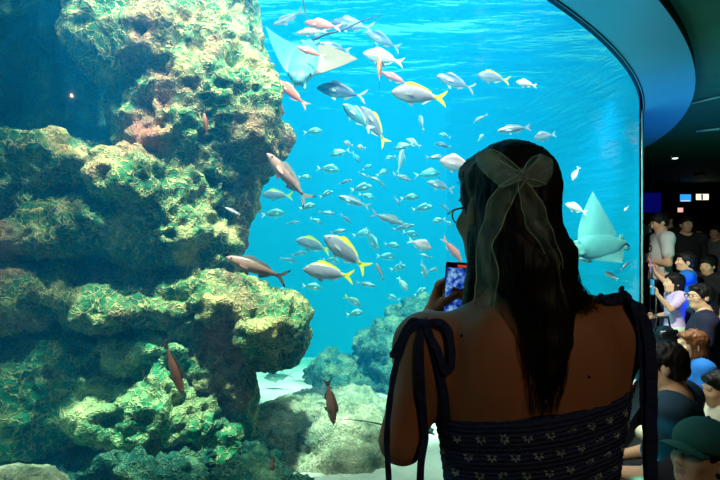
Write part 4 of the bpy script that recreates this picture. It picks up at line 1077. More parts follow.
S = wbody(SDF(lo, hi, .0075)); V, Q = S.mesh(2)
loc = (V[Q].mean(1)-HC) @ HR / hsc
lipf = (np.abs(loc[:,0]) < .024) & (loc[:,1] > .083) & (loc[:,2] < -.047) & (loc[:,2] > -.069)
parts = [(V, Q, np.where(lipf, 3, 0).tolist())]
mb = MB(); mi = head_extra(mb, HC, HR, hsc); parts.append((mb.V, mb.F, mi))
# the phone and the two hands round it
PH_C = W(459,292,1.30); PH_R = frame(nv3((.10, 1, .10)), (0.06,0,1))          # columns right, away from her, up
pw, pt, ph = .0375, .0042, .075
PL = lambda x, y, z: PH_C + PH_R @ np.array([x, y, z])
fL = nv3(PL(-.046,.02,.0)-wrL); 
hv, hq = hand_mesh(PL(-.060,.048,-.078), PH_R @ np.array([.18,.12,1.0]), PH_R @ np.array([1.0,-.1,-.15]), PH_R @ np.array([0,-1,0]), .98, (34,44,34), .9, fing=[(40,40,30),(42,44,32),(46,46,34),(50,48,36)])
parts.append((hv, hq, [0]*len(hq)))
S2 = SDF(np.minimum(wrL, PL(-.060,.048,-.078))-.06, np.maximum(wrL, PL(-.060,.048,-.078))+.06, .005).limb(wrL, PL(-.060,.048,-.078), .0255, .024, 0); a = S2.mesh(1); parts.append((a[0], a[1], [0]*len(a[1])))
hv, hq = hand_mesh(PL(.060,.048,-.078), PH_R @ np.array([-.18,.12,1.0]), PH_R @ np.array([-1.0,-.1,-.15]), PH_R @ np.array([0,-1,0]), .98, (34,44,34), .9, fing=[(40,40,30),(42,44,32),(46,46,34),(50,48,36)])
parts.append((hv, hq, [0]*len(hq)))
S2 = SDF(np.minimum(wrR, PL(.060,.048,-.078))-.06, np.maximum(wrR, PL(.060,.048,-.078))+.06, .005).limb(wrR, PL(.060,.048,-.078), .0255, .024, 0); a = S2.mesh(1); parts.append((a[0], a[1], [0]*len(a[1])))
# two small moles on the back
def on_back(x, z, o=.0):
    z_ = [s[0] for s in SECS]; rx = np.interp(z, z_, [s[3] for s in SECS]); ry = np.interp(z, z_, [s[4] for s in SECS]); cx = np.interp(z, z_, [s[1] for s in SECS])
    q = min(.98, abs((x-cx)/rx)); return np.array([x, TCY-ry*math.sqrt(1-q*q)-o, z])
V, Fc, mi = join(parts)
body = mesh_obj('body', off(V), Fc, [SK_W, M_white, M_pupil, lips(SK_W)], woman, midx=mi)
body['label'] = 'bare tanned back and arms'
body_bvh = None
from mathutils.bvhtree import BVHTree
body_bvh = BVHTree.FromPolygons([tuple(v) for v in parts[0][0]], [tuple(q) for q in parts[0][1].tolist()])
def back_hit(u, v):
    """point of her body under the pixel, with its normal"""
    o = Vector((0,0,CAMZ)); d = Vector(at(u, v, 1.0))-o; d.normalize()
    h = body_bvh.ray_cast(o, d)
    return h[0], h[1]
M_mole = mat('mole', (52, 26, 18), 0.6)
for (u, v) in ((589,377),(462,336),(525,432)):
    h, n = back_hit(u, v)
    if h is not None:
        mb = MB(); mb.ball(h-Vector(wroot_loc), (.0028,.0016,.0028), 8, 6); mb.build('mole', M_mole, woman)

# --- smocked navy top with small white flowers
T = NT('smocked_navy')
p = T.n('ShaderNodeBsdfPrincipled'); tc = T.n('ShaderNodeTexCoord')
wv = T.n('ShaderNodeTexWave', wave_type='BANDS', bands_direction='Z'); wv.inputs['Scale'].default_value = 38; wv.inputs['Distortion'].default_value = 1.5; wv.inputs['Detail'].default_value = 2
mp = T.n('ShaderNodeMapping'); mp.inputs['Rotation'].default_value = (0, math.radians(9.5), 0)
nz = T.n('ShaderNodeTexNoise'); nz.inputs['Scale'].default_value = 160; nz.inputs['Detail'].default_value = 2
T.l(tc, 'Object', mp, 'Vector'); T.l(mp, 'Vector', wv, 'Vector'); T.l(tc, 'Object', nz, 'Vector')
cr = T.n('ShaderNodeValToRGB'); cr.color_ramp.elements[0].color = rgb((26, 36, 74)); cr.color_ramp.elements[1].color = rgb((52, 66, 112)); T.l(nz, 'Fac', cr, 'Fac'); T.l(cr, 'Color', p, 'Base Color')
ad = T.n('ShaderNodeMath', operation='ADD'); T.l(wv, 'Fac', ad, 0); T.l(nz, 'Fac', ad, 1)
b = T.n('ShaderNodeBump'); b.inputs['Strength'].default_value = 0.7; b.inputs['Distance'].default_value = 0.006; T.l(ad, 'Value', b, 'Height'); T.l(b, 'Normal', p, 'Normal'); p.inputs['Roughness'].default_value = 0.85
T.l(p, 'BSDF', T.out, 'Surface'); M_navy = T.m
M_flower = mat('flower_white', (160, 172, 176), 0.8, var=0.05)
M_ribbon = mat('navy_ribbon', (30, 42, 82), 0.8, var=0.3, scale=120, bump=0.4)
TOPZ = lambda x: 1.125 + (x-.16)*.165 + .10*max(0, .21-x)*0
S = SDF((.08,.80,.78), (.56,1.17,1.24), .006)
S.loft([(z, cx, cy, rx+.009, ry+.009) for z, cx, cy, rx, ry in SECS if z < 1.32], 0)
for s, sh in ((-1, shL), (1, shR)): S.limb(np.array([TCX+s*.10, TCY-.01, 1.02]), np.array([TCX+s*.110, TCY-.01, 1.15]), .052, .063, .035)
for s in (1,-1): S.ell((TCX+s*.075, TCY+.085, 1.14), (.066,.055,.06), .04)   # bust
S.cut((.16, TCY, TOPZ(.16)), (-.165, 0, 1)); S.cut((0,0,.80), (0,0,-1))
for sh, el in ((shL, elL), (shR, elR)): S.limb(sh, el, .056, .046, .006, op='sub')
V, Q = S.mesh(1)
N = vnormals(V, Q); tz = V[:,2]-(V[:,0]-.16)*.165
V = V + N*(.0022*np.sin(tz*2*math.pi/.011))[:,None]
parts = [(V, Q, [0]*len(Q))]
top_bvh = BVHTree.FromPolygons([tuple(v) for v in V], [tuple(q) for q in Q.tolist()])
mb = MB()
for row in range(10):
    for k in range(-12, 13):
        for sd in (-1, 1):
            x = TCX + (k + (.5 if row % 2 else 0))*.0365
            z = 1.098 + (x-.16)*.165 - row*.0325
            h = top_bvh.ray_cast(Vector((x, TCY+sd*.4, z)), Vector((0,-sd,0)))
            if h[0] is None: continue
            c, n = h[0]+h[1]*.0015, h[1]
            if abs(n.y) < .28: continue
            e1 = n.cross(Vector((0,0,1))).normalized(); e2 = e1.cross(n)
            for q in range(7):
                a = 2*math.pi*q/7 + row
                d1 = e1*math.cos(a)+e2*math.sin(a); d2 = n.cross(d1)
                P = [c+d1*.0018, c+d1*.0062+d2*.0021, c+d1*.0096, c+d1*.0062-d2*.0021]
                mb.add([p_+n*.0006 for p_ in P]+[p_-n*.002 for p_ in P], [(0,1,2,3),(7,6,5,4),(0,4,5,1),(1,5,6,2),(2,6,7,3),(3,7,4,0)])
parts.append((mb.V, mb.F, [1]*len(mb.F)))
V, Fc, mi = join(parts)
o = mesh_obj('smocked_top', off(V), Fc, [M_navy, M_flower], woman, midx=mi); o['label'] = 'navy smocked top with rows of small white flowers'
S = SDF((.02,.74,.38), (.62,1.24,.92), .009)
S.loft([(.42,TCX,TCY,.235,.19),(.55,TCX,TCY,.21,.168),(.70,TCX,TCY,.192,.146),(.80,TCX,TCY,.182,.134),(.86,TCX,TCY,.183,.130)], 0)
V, Q = S.mesh(1); th = np.arctan2(V[:,1]-TCY, V[:,0]-TCX); k = np.clip((.85-V[:,2])/.4, 0, 1)
V = V + vnormals(V, Q)*(.012*k*np.sin(th*14))[:,None]*np.array([1,1,0])
mesh_obj('skirt', off(V), Q, M_navy, woman)
M_shoe = mat('dark_shoe', (24, 24, 26), 0.5)
for s in (1,-1):
    S = SDF((TCX+s*.1-.08, TCY-.12, -.01), (TCX+s*.1+.08, TCY+.21, .12), .006)
    S.limb((TCX+s*.09, TCY-.045, .04), (TCX+s*.105, TCY+.14, .03), .042, .036, .01); S.cut((0,0,.004), (0,0,-1)); S.cut((0,0,.065), (0,0,1))
    V, Q = S.mesh(1); mesh_obj('shoe', off(V), Q, M_shoe, woman)

# --- ribbons
def crv(pts, n=8):
    """smooth curve through points"""
    P = [np.asarray(p, float) for p in pts]; P = [2*P[0]-P[1]]+P+[2*P[-1]-P[-2]]; out = []
    for i in range(1, len(P)-2):
        for k in range(n):
            t = k/n; a, b, c, d = P[i-1], P[i], P[i+1], P[i+2]
            out.append(.5*((2*b)+(-a+c)*t+(2*a-5*b+4*c-d)*t*t+(-a+3*b-3*c+d)*t**3))
    out.append(P[-2]); return out
def ribbon(mb, pts, w, nrm, n=8, m=4, curl=0.0, wob=0.0, seed=0, thick=.0012):
    """closed flat band along a curve; w = width (scalar or list at the points), nrm = the way its face looks"""
    C = crv(pts, n); N0 = nv3(nrm)
    ws = np.interp(np.linspace(0, 1, len(C)), np.linspace(0, 1, len(pts)), w if isinstance(w, (list, tuple)) else [w]*len(pts))
    R = []
    for i, c in enumerate(C):
        t = nv3(C[min(i+1, len(C)-1)]-C[max(i-1, 0)])
        s = np.cross(t, N0); L = np.linalg.norm(s)
        s = s/L if L > .15 else R_s
        R_s = s
        nn = np.cross(s, t)
        row = []
        for k in range(m+1):
            q = k/m-.5
            row.append(c + s*q*ws[i] + nn*(curl*ws[i]*(q*q*4-.5) + wob*math.sin(i*.9+seed+q*3)))
        R.append((row, nn))
    nC = len(R); V = []; Fc = []
    for sgn in (1, -1):
        for row, nn in R: V += [p+nn*sgn*thick for p in row]
    w1 = m+1; B = nC*w1
    for i in range(nC-1):
        for k in range(m):
            a = i*w1+k; Fc.append((a, a+1, a+w1+1, a+w1)); Fc.append((B+a+w1, B+a+w1+1, B+a+1, B+a))
        Fc.append((i*w1, (i+1)*w1, B+(i+1)*w1, B+i*w1)); Fc.append((i*w1+m, B+i*w1+m, B+(i+1)*w1+m, (i+1)*w1+m))
    Fc.append(tuple(range(m, -1, -1))+tuple(B+k for k in range(m+1))); e = (nC-1)*w1
    Fc.append(tuple(e+k for k in range(m+1))+tuple(B+e+k for k in range(m, -1, -1)))
    mb.add(V, Fc)
def surf(u, v, o=.006, d=None):
    h, n = back_hit(u, v)
    if h is None or (d and h.y > d): return at(u, v, d or .95)
    return np.array(h + n*o)
BK = (0,-1,0)
# left shoulder
mb = MB(); ribbon(mb, [surf(449,424), surf(446,395), surf(438,365), surf(431,340), surf(425,325)+np.array([0,.005,.004]), W(424,322,.99), W(430,345,1.06)], .013, BK, curl=.05)
mb.build('strap', M_ribbon, woman).location = -Vector(wroot_loc)
mb = MB(); ribbon(mb, [surf(650,396,.008,.98)-np.array([.012,0,0]), surf(643,360,.008,.98), surf(634,322,.008,.98), surf(624,300,.006), W(621,290,.99), W(618,310,1.07)], .014, BK, curl=.05)
mb.build('strap', M_ribbon, woman).location = -Vector(wroot_loc)
tieL = empty('shoulder_tie', (0,0,0)); tieL.parent = woman
kL = surf(424,328,.010); mb = MB(); mb.ball(kL, (.011,.009,.010), 10, 8); mb.build('knot', M_ribbon, tieL).location = -Vector(wroot_loc)
mb = MB(); ribbon(mb, [kL, surf(436,327,.016), surf(446,333,.018), surf(452,350,.014), surf(451,366,.012), surf(444,368,.014), surf(437,350,.012), kL], .013, (0.3,-1,.2), curl=.1, wob=.001)
mb.build('ribbon_loop', M_ribbon, tieL).location = -Vector(wroot_loc)
mb = MB(); ribbon(mb, [kL, surf(415,326,.014), W(404,334,.93), W(397,350,.925), W(393,355,.925), W(400,343,.925), surf(412,333,.012), kL], .013, (-.3,-1,.2), curl=.1, wob=.001)
mb.build('ribbon_loop', M_ribbon, tieL).location = -Vector(wroot_loc)
mb = MB(); ribbon(mb, [kL, surf(421,345,.010), surf(422,375,.010), surf(422,405,.010), surf(421,435,.011), W(421,462,.925), W(420,500,.925), W(421,530,.925)], [.010,.014,.014,.014,.014,.013,.013,.013], BK, curl=.12, wob=.0012)
mb.build('ribbon_tail', M_ribbon, tieL).location = -Vector(wroot_loc)
mb = MB(); ribbon(mb, [kL, surf(412,333,.010), W(402,348,.925), W(395,370,.92), W(390,400,.92), W(387,440,.92), W(389,480,.92), W(391,520,.92)], [.010,.012,.012,.011,.010,.010,.010,.010], (-.5,-1,0), curl=.12, wob=.0012, seed=2)
mb.build('ribbon_tail', M_ribbon, tieL).location = -Vector(wroot_loc)
tieR = empty('shoulder_tie', (0,0,0)); tieR.parent = woman
kR = surf(623,302,.010); mb = MB(); mb.ball(kR, (.012,.010,.010), 10, 8); mb.build('knot', M_ribbon, tieR).location = -Vector(wroot_loc)
mb = MB(); ribbon(mb, [kR, surf(614,300,.008,.96), surf(606,298,.010,.96), surf(599,300,.008,.96), surf(604,305,.012,.96), surf(613,305,.010,.96), kR], .012, (0,-1,.4), curl=.1, wob=.001)
mb.build('ribbon_loop', M_ribbon, tieR).location = -Vector(wroot_loc)
mb = MB(); ribbon(mb, [kR, surf(630,304,.010,.95), surf(637,311,.012,.95), W(645,324,.94), W(643,331,.935), surf(635,318,.014,.95), kR], .013, (.3,-1,.2), curl=.1, wob=.001)
mb.build('ribbon_loop', M_ribbon, tieR).location = -Vector(wroot_loc)
mb = MB(); ribbon(mb, [kR, W(640,312,.92), W(648,335,.915), W(651,370,.91), W(651,410,.91), W(651,450,.91), W(652,500,.91), W(653,540,.91)], [.012,.016,.020,.021,.021,.021,.021,.021], BK, curl=.10, wob=.0012)
mb.build('ribbon_tail', M_ribbon, tieR).location = -Vector(wroot_loc)
mb = MB(); ribbon(mb, [kR, W(634,308,.92), W(640,335,.918), W(642,365,.915), W(643,400,.915), W(645,440,.915), W(646,500,.915)], [.010,.012,.013,.013,.012,.011,.011], (.3,-1,0), curl=.15, wob=.0012, seed=3)
mb.build('ribbon_tail', M_ribbon, tieR).location = -Vector(wroot_loc)

# --- hair: cap, half-up fall down the back, loose strands
S = SDF(np.array([.08,.74,1.10]), np.array([.52,1.16,1.69]), .006)
hp = lambda x, y, z: HC + HR @ (np.array([x, y, z])*hsc)
S.ell(hp(0,-.018,.040), np.array([.084,.102,.092]), 0, HR)
S.ell(hp(0,.045,.082), np.array([.062,.05,.034]), .02, HR)
S.ell(hp(0,.10,-.03), np.array([.070,.085,.085]), .012, HR, op='sub')
S.ell(W(515,235,.935), (.066,.058,.11), .03); S.ell(W(540,258,.945), (.040,.044,.09), .03)
S.limb(W(484,235,.98), W(478,285,.97), .030, .018, .02); S.limb(W(478,285,.97), W(468,312,1.02), .02, .012, .015)
S.ell(hp(-.082,.010,-.012), np.array([.012,.03,.05]), .008, HR, op='sub')
S.chain([W(532,270,.915), W(545,310,.905), W(549,345,.888), W(549,372,.878), W(546,398,.872)], [.056,.040,.027,.016,.004], .03)
S.limb(W(562,255,.93), W(566,296,.92), .024, .012, .03)
V, Q = S.mesh(1); N = vnormals(V, Q)
st = V.copy(); st[:,2] *= .12
V = V + N*(.0022*ridged(st, 60, 2, 5) + .0022*ridged(st, 140, 1, 8))[:,None]
parts = [(V, Q, [0]*len(Q))]
mb = MB(); hr = random.Random(5)
def strand(pts, r=.0007, jit=.004):
    P = crv([np.asarray(p)+np.array([hr.uniform(-jit,jit) for _ in range(3)]) for p in pts], 5)
    mb.tube(P, list(np.linspace(r, r*.35, len(P))), 4)
for i in range(170):     # right side wisps
    x = hr.uniform(0, 1); e = hr.uniform(0, 1)
    strand([W(548+x*8,190+x*30,.93), W(560+x*4,235,.93), W(566+x*10,265+e*10,.92), W(571+e*16,285+e*12,.91), W(574+e*26,298+x*16,.90)], .0010, .008)
for i in range(90):      # fall and its tip
    x = hr.uniform(-1, 1); e = hr.uniform(.75, 1.12)
    strand([W(530+x*32,250,.875), W(541+x*29,310,.87), W(549+x*22,350*.5+175+hr.uniform(-5,5),.858), W(548+x*17,385,.856), W(545+x*10+hr.uniform(-4,4),385+28*e,.858)], .0008, .004)
for i in range(16):      # loose strands on the back left of the fall
    x = hr.uniform(0, 1)
    a = [W(512+x*10,285,.87), surf(516+x*8,320,.004), surf(520+x*7+hr.uniform(-6,6),350,.003), surf(524+x*10+hr.uniform(-8,4),380,.003)]
    strand(a, .0006, .002)
for i in range(46):      # front left lock lying over the shoulder
    x = hr.uniform(0, 1)
    strand([W(484+x*10,240,.955), W(480+x*10,272,.955), W(474+x*9,295,.985), W(462+x*12,308,1.02), W(446+x*14,316+x*6,1.04)], .0008, .004)
for i in range(60):      # crown flyaways
    a = hr.uniform(.15, 2.9); r0 = 48
    u0, v0 = 505+math.cos(a)*r0*1.0, 197-math.sin(a)*r0*1.05
    strand([W(u0,v0,.99), W(u0+math.cos(a)*3+2,v0-math.sin(a)*3,.98), W(u0+math.cos(a)*3+8,v0-math.sin(a)*2+6,.97)], .0005, .003)
parts.append((mb.V, mb.F, [0]*len(mb.F)))
V, Fc, mi = join(parts)
o = mesh_obj('hair', off(V), Fc, [H_BLACK], woman); o['label'] = 'long black hair worn half up, falling to a point on the back'
# glasses arm seen past the cheek
mb = MB(); mb.tube([hp(-.078,-.005,.004), hp(-.080,.05,.002), hp(-.062,.098,.000)], .0018, 6)
for q in (1,-1): mb.tube([hp(q*.030+.022*math.cos(a), .100-.004*abs(math.cos(a)), -.002+.017*math.sin(a)) for a in np.linspace(0, 2*math.pi, 18)], .0016, 6)
mb.tube([hp(.078,-.005,.004), hp(.080,.05,.002), hp(.062,.098,.000)], .0018, 6); mb.tube([hp(-.008,.100,.002), hp(.008,.100,.002)], .0016, 6)
g = mb.build('glasses', mat('glasses_black', (14,14,16), .3), woman); g.location = -Vector(wroot_loc)

# --- organza bow
T = NT('organza')
df = T.n('ShaderNodeBsdfDiffuse'); df.inputs['Color'].default_value = rgb((196, 204, 178)); tl = T.n('ShaderNodeBsdfTranslucent'); tl.inputs['Color'].default_value = rgb((190, 210, 190))
tr = T.n('ShaderNodeBsdfTransparent'); m1 = T.n('ShaderNodeMixShader'); m1.inputs[0].default_value = .4; m2 = T.n('ShaderNodeMixShader')
tc = T.n('ShaderNodeTexCoord'); nz = T.n('ShaderNodeTexNoise'); nz.inputs['Scale'].default_value = 26; nz.inputs['Detail'].default_value = 3; T.l(tc, 'Object', nz, 'Vector')
mr = T.n('ShaderNodeMapRange'); mr.inputs['From Min'].default_value = .3; mr.inputs['From Max'].default_value = .7; mr.inputs['To Min'].default_value = .19; mr.inputs['To Max'].default_value = .44; T.l(nz, 'Fac', mr, 'Value')
T.l(df, 'BSDF', m1, 1); T.l(tl, 'BSDF', m1, 2); T.l(mr, 'Result', m2, 0); T.l(tr, 'BSDF', m2, 1); T.l(m1, 'Shader', m2, 2); T.l(m2, 'Shader', T.out, 'Surface')
M_org = T.m; M_hem = mat('organza_hem', (176, 190, 160), .6)
bow = empty('hair_bow', (0,0,0)); bow.parent = woman
def sheet(name, P, hem=True):
    """P rows of points: a thin see-through sheet with a stitched hem along its long edges"""
    mb = MB(); mb.grid(P); n1 = len(mb.F)
    if hem:
        for e in (0, -1): mb.tube([r[e] for r in P], .0009, 5)
    o = mesh_obj(name, mb.V, mb.F, [M_org, M_hem], bow, midx=[0]*n1+[1]*(len(mb.F)-n1)); o.location = -Vector(wroot_loc); return o
KB = W(523,176,.836)
def loop(c, out, up, L, w, bulge, name):
    out = nv3(out); up = nv3(up); back = np.cross(out, up); back = back if back[1] < 0 else -back
    P = []
    n = 22
    for i in range(n+1):
        s = i/n; r = math.sin(math.pi*s); along = L*(1-abs(2*s-1)**1.7)
        b = bulge*math.cos(math.pi*s)*r**.6*1.4
        ww = w*(.16+.84*r**1.1)*(1-.16*r**8)
        P.append([c + out*0 + back*b + out*along*(1-.62*(2*abs(q))**2.4*.6) + up*(q*ww + .004*r*(1-4*q*q)) + back*.004*math.sin(q*14)*(1-r*.6) for q in np.linspace(-.5,.5,9)])
    return sheet(name, P)
loop(KB, (-.95,-.02,.26), (-.30,.0,.95), .078, .070, .022, 'bow_loop')
loop(KB, (.90,.15,.30), (-.20,.0,.97), .054, .058, .022, 'bow_loop')
def tailsheet(pts, w, name, fold=.006, seed=0):
    C = crv(pts, 10); P = []
    ws = np.interp(np.linspace(0,1,len(C)), np.linspace(0,1,len(pts)), w)
    for i, c in enumerate(C):
        t = nv3(C[min(i+1,len(C)-1)]-C[max(i-1,0)]); s = nv3(np.cross(t, (0,-1,0)))
        P.append([c + s*q*ws[i] + np.array([0,-1,0])*(fold*math.sin(q*9+i*.12+seed)+.003*math.sin(i*.5+seed)) for q in np.linspace(-.5,.5,9)])
    return sheet(name, P)
tailsheet([KB, W(509,190,.846), W(499,205,.845), W(492,226,.85), W(484,246,.86), W(487,268,.87), W(486,290,.88), W(483,306,.885)], [.012,.028,.038,.032,.024,.034,.034,.036], 'bow_tail')
tailsheet([KB, W(525,190,.846), W(532,205,.845), W(537,222,.848), W(548,242,.855), W(556,262,.865), W(560,292,.87)], [.012,.026,.036,.034,.022,.022,.018], 'bow_tail', seed=2)
mb = MB(); mb.ball(KB, (.012,.010,.014), 12, 8); mb.build('bow_knot', M_org, bow).location = -Vector(wroot_loc)

# --- phone showing the tank
phone = empty('phone', PH_C); phone.rotation_euler = Matrix(PH_R.tolist()).to_euler()
mb = MB(); mb.box((-pw,-pt,-ph), (pw,pt,ph)); bevel(mb.build('case', mat('phone_black', (10,11,13), .3, var=.05), phone, smooth=False), .004, 3)
T = NT('phone_screen'); em = T.n('ShaderNodeEmission'); tc = T.n('ShaderNodeTexCoord'); nz = T.n('ShaderNodeTexNoise'); nz.inputs['Scale'].default_value = 75; nz.inputs['Detail'].default_value = 5
cr = T.n('ShaderNodeValToRGB'); e = cr.color_ramp.elements; e[0].position = .36; e[0].color = rgb((16,34,110)); e[1].position = .66; e[1].color = rgb((150,205,240)); m = e.new(.5); m.color = rgb((40,90,200))
T.l(tc, 'Object', nz, 'Vector'); T.l(nz, 'Fac', cr, 'Fac'); T.l(cr, 'Color', em, 'Color'); em.inputs['Strength'].default_value = .8; T.l(em, 'Emission', T.out, 'Surface')
mb = MB(); mb.box((-pw+.003,-pt-.0006,-ph+.004), (pw-.003,-pt+.001,ph-.014)); mb.build('screen', T.m, phone, smooth=False)
mb = MB(); mb.box((-.008,-pt-.0008,ph-.012), (.014,-pt+.001,ph-.006)); mb.build('recording_badge', mat('record_red', (226,60,36), .5, emit=(226,60,36), estr=.8), phone, smooth=False)
mb = MB(); mb.box((-pw+.005,pt-.001,ph-.035), (-pw+.032,pt+.002,ph-.006)); bevel(mb.build('camera_bump', mat('phone_black', (10,11,13)), phone, smooth=False), .002)
tag(phone, 'black phone held up in front of the woman, its screen showing the blue tank', 'phone')
# ================================================================== the people along the tank on the right
def cloth(name, c): return mat(name, c, .85, var=.12, scale=40, bump=.2)
NAVY = cloth('navy_cotton', (24,30,56)); WHITE = cloth('white_cotton', (214,218,214)); GREEN = cloth('dark_green_cotton', (40,64,48)); BLACK = cloth('black_cotton', (18,18,22))
BLUE = cloth('bright_blue_cotton', (22,110,196)); LILAC = cloth('lilac_cotton', (206,182,222)); PALE = cloth('pale_green_cotton', (196,216,186)); CREAM = cloth('cream_cotton', (226,214,186))
TEAL = cloth('dark_teal_cotton', (22,58,78)); CAPC = cloth('cap_dark_teal', (40,96,88)); DENIM = cloth('denim', (44,58,90)); GREY = cloth('grey_cotton', (84,88,92))
BSHOE = mat('black_shoe', (20,20,22), .5)
def floor_at(u, d): return np.array([(u-360)/F*d, d, 0.0])
def phone_for(P, q, label, col, tilt=(0,0,1)):
    j = P.j; c = j['wr'+q] + nv3(j['hd'+q])*.105*P.H/1.72*1.0 + nv3(j['pn'+q])*.03
    f = nv3(P.Rz @ np.array([0,1,0])); R = frame(f, tilt)
    ph = empty('phone', c); ph.rotation_euler = Matrix(R.tolist()).to_euler()
    mb = MB(); mb.box((-.036,-.005,-.072), (.036,.005,.072)); bevel(mb.build('case', mat('case_'+label.split()[0], col, .4), ph, smooth=False), .004)
    mb = MB(); mb.box((-.032,-.0062,-.066), (.032,-.004,.066)); mb.build('screen', mat('dim_screen', (40,120,190), .3, emit=(40,130,200), estr=.6), ph, smooth=False)
    tag(ph, label, 'phone')
UP = lambda sx: dict(el=(sx*.03, .10, -.10), wr=(-sx*.03, .225, .02), hd=(-sx*.05,.25,1), n=(0,1,0), t=(-sx,0,0), curl=(35,45,35))
CROSS = lambda sx: dict(el=(sx*.05, .01, -.165), wr=(-sx*.06, .115, -.145), hd=(-sx*1,.1,.1), n=(0,-1,0), t=(0,0,1), curl=(20,25,20))
LAP = lambda sx: dict(el=(sx*.04, .03, -.165), wr=(-sx*.03, .17, -.215), hd=(-sx*.4,1,-.2), n=(0,0,-1), t=(-sx,0,0))
CHIN = lambda sx: dict(el=(sx*.01, .13, -.13), wr=(-sx*.03, .20, -.02), hd=(-sx*.3,-.2,1), n=(0,-1,0), t=(-sx,0,0), curl=(45,50,40))

P = Pose(floor_at(661,6.5), 75, 1.80, armL=CROSS(-1), armR=CROSS(1), head=(10,22))
add_person(P, 'standing man in white printed tee with crossed arms, beside the tank edge', SK_A, WHITE, H_BLACK, DENIM, shoes=BSHOE)
# dark print on the chest
mb = MB(); c = P.j['chest'] + P.Rt[:,1]*.145; 
ringc = c + P.Rt[:,2]*.03
for s in (-1,1): mb.tube([ringc + P.Rt[:,0]*(s*.045+.04*math.cos(a)) + P.Rt[:,2]*.04*math.sin(a) - P.Rt[:,1]*.012*abs(s*.045+.04*math.cos(a))/.06 for a in np.linspace(0, 2*math.pi, 16)], .007, 6)
for o in bpy.data.objects:
    if o.name.startswith('person') and o.get('label', '').startswith('standing man in white'): wt = o
g = mb.build('shirt_print', BLACK, wt); g.location = -Vector(wt.location)
P = Pose(floor_at(646,7.3), 100, 1.80, head=(0,15)); add_person(P, 'person in dark green shirt half hidden by the tank edge, one bare arm hanging', SK_A, GREEN, H_BLACK, BLACK, shoes=BSHOE)
P = Pose(floor_at(668,8.0), 95, 1.90, head=(20,15), armL=CROSS(-1), armR=CROSS(1)); add_person(P, 'tall man in dark shirt right behind the man in the white tee', SK_B, BLACK, H_BLACK, BLACK, shoes=BSHOE)
P = Pose(floor_at(686,7.4), 165, 1.80, armR=dict(el=(.03,.02,-.16), wr=(.0,.16,-.17), hd=(0,1,.2), n=(-1,0,0), t=(0,0,1), curl=(50,50,30))); add_person(P, 'person in black standing in shade holding a small white paper bag', SK_B, BLACK, H_BLACK, BLACK, shoes=BSHOE, sleeve=1)
c = P.j['wrR'] + nv3(P.j['hdR'])*.10 - np.array([0,0,.12]) + nv3(P.j['hdR'])*.12
bg = empty('paper_bag', c-np.array([0,0,.12])); mb = MB(); mb.grid([[( .07*sx*k, .035*sy*k, z) for sx, sy in ((-1,-1),(1,-1),(1,1),(-1,1),(-1,-1))] for z, k in ((0,.9),(.1,1),(.22,1.02))]); mb.add([(-.063,-.0315,0),(.063,-.0315,0),(.063,.0315,0),(-.063,.0315,0)], [(3,2,1,0)]); mb.build('bag_body', WHITE, bg, smooth=False)
mb = MB(); mb.tube([(-.03,-.034,.21),(-.025,-.03,.27),(.025,-.03,.27),(.03,-.034,.21)], .003, 6); mb.build('handle', WHITE, bg); tag(bg, 'small white paper bag held by the person in black', 'bag')
P = Pose(floor_at(687,5.6), 52, 1.31, armL=UP(-1), armR=UP(1), head=(26,-5)); add_person(P, 'youngster in bright blue tee holding a pink phone up with both hands', SK_A, BLUE, H_BLACK, DENIM, shoes=BSHOE); phone_for(P, 'L', 'pink phone held up by the youngster in the bright blue tee', (226,110,150))
P = Pose(floor_at(708,6.0), 110, 1.24, head=(15,5)); add_person(P, 'child in dark clothes with shaded face behind the man in glasses', SK_B, BLACK, H_BLACK, BLACK, shoes=BSHOE)
P = Pose(floor_at(675,5.05), 80, 1.11, armL=dict(el=(-.04,.10,-.10), wr=(-.05,.21,.03), hd=(0,.2,1), n=(0,1,0), t=(1,0,0), curl=(35,45,35)), armR=dict(el=(.03,.0,-.165), wr=(.02,.13,-.20), hd=(0,1,0), n=(-1,0,0), t=(0,0,1)), head=(5,-6))
add_person(P, 'small child in lilac tee holding a light blue phone up beside the man in glasses', SK_A, LILAC, H_BLACK, PALE, hair='bob', shoes=BSHOE); phone_for(P, 'L', 'light blue phone held up by the child in the lilac tee', (60,150,200))
P = head_at(Pose(floor_at(705,4.2), 62, 1.74, 'heels', ph=.115, armL=LAP(-1), armR=LAP(1), head=(30,-2)), 700, 297, 4.6)
man = add_person(P, 'man with glasses in navy tee sitting on his heels', SK_A, NAVY, H_BLACK, BLACK, girth=1.08)
c = P.j['head']; R = P.Rh; h = P.hs; q3 = lambda x, y, z: c + R @ (np.array([x,y,z])*h) - P.loc
mb = MB()
for s in (1,-1):
    mb.tube([q3(s*.032+.026*math.cos(a), .106, .008+.018*math.sin(a)) for a in np.linspace(0, 2*math.pi, 16)], .003, 6); mb.tube([q3(s*.058,.104,.012), q3(s*.082,.05,.014), q3(s*.084,-.01,.012)], .003, 6)
mb.tube([q3(-.007,.108,.012), q3(.007,.108,.012)], .003, 6); mb.build('glasses', mat('glasses_black', (14,14,16), .3), man)
bc = floor_at(694,4.1); bagc = bc + np.array([0,0,.50])
S = SDF((-.2,-.15,-.02), (.2,.15,.6), .01); S.loft([(0,0,0,.13,.08),(.2,0,0,.15,.09),(.36,0,0,.12,.06),(.44,0,0,.07,.03)], 0); V, Q = S.mesh(1)
V = V + vnormals(V, Q)*(.008*fbm(V, 9, 2, 4))[:,None]; V[:,2] = np.maximum(V[:,2], 0)
bg = empty('handbag', bc+np.array([0,0,0])); mesh_obj('bag_body', V*np.array([1,1,1.25]), Q, mat('tan_leather', (196,148,84), .5, bump=.2), bg)
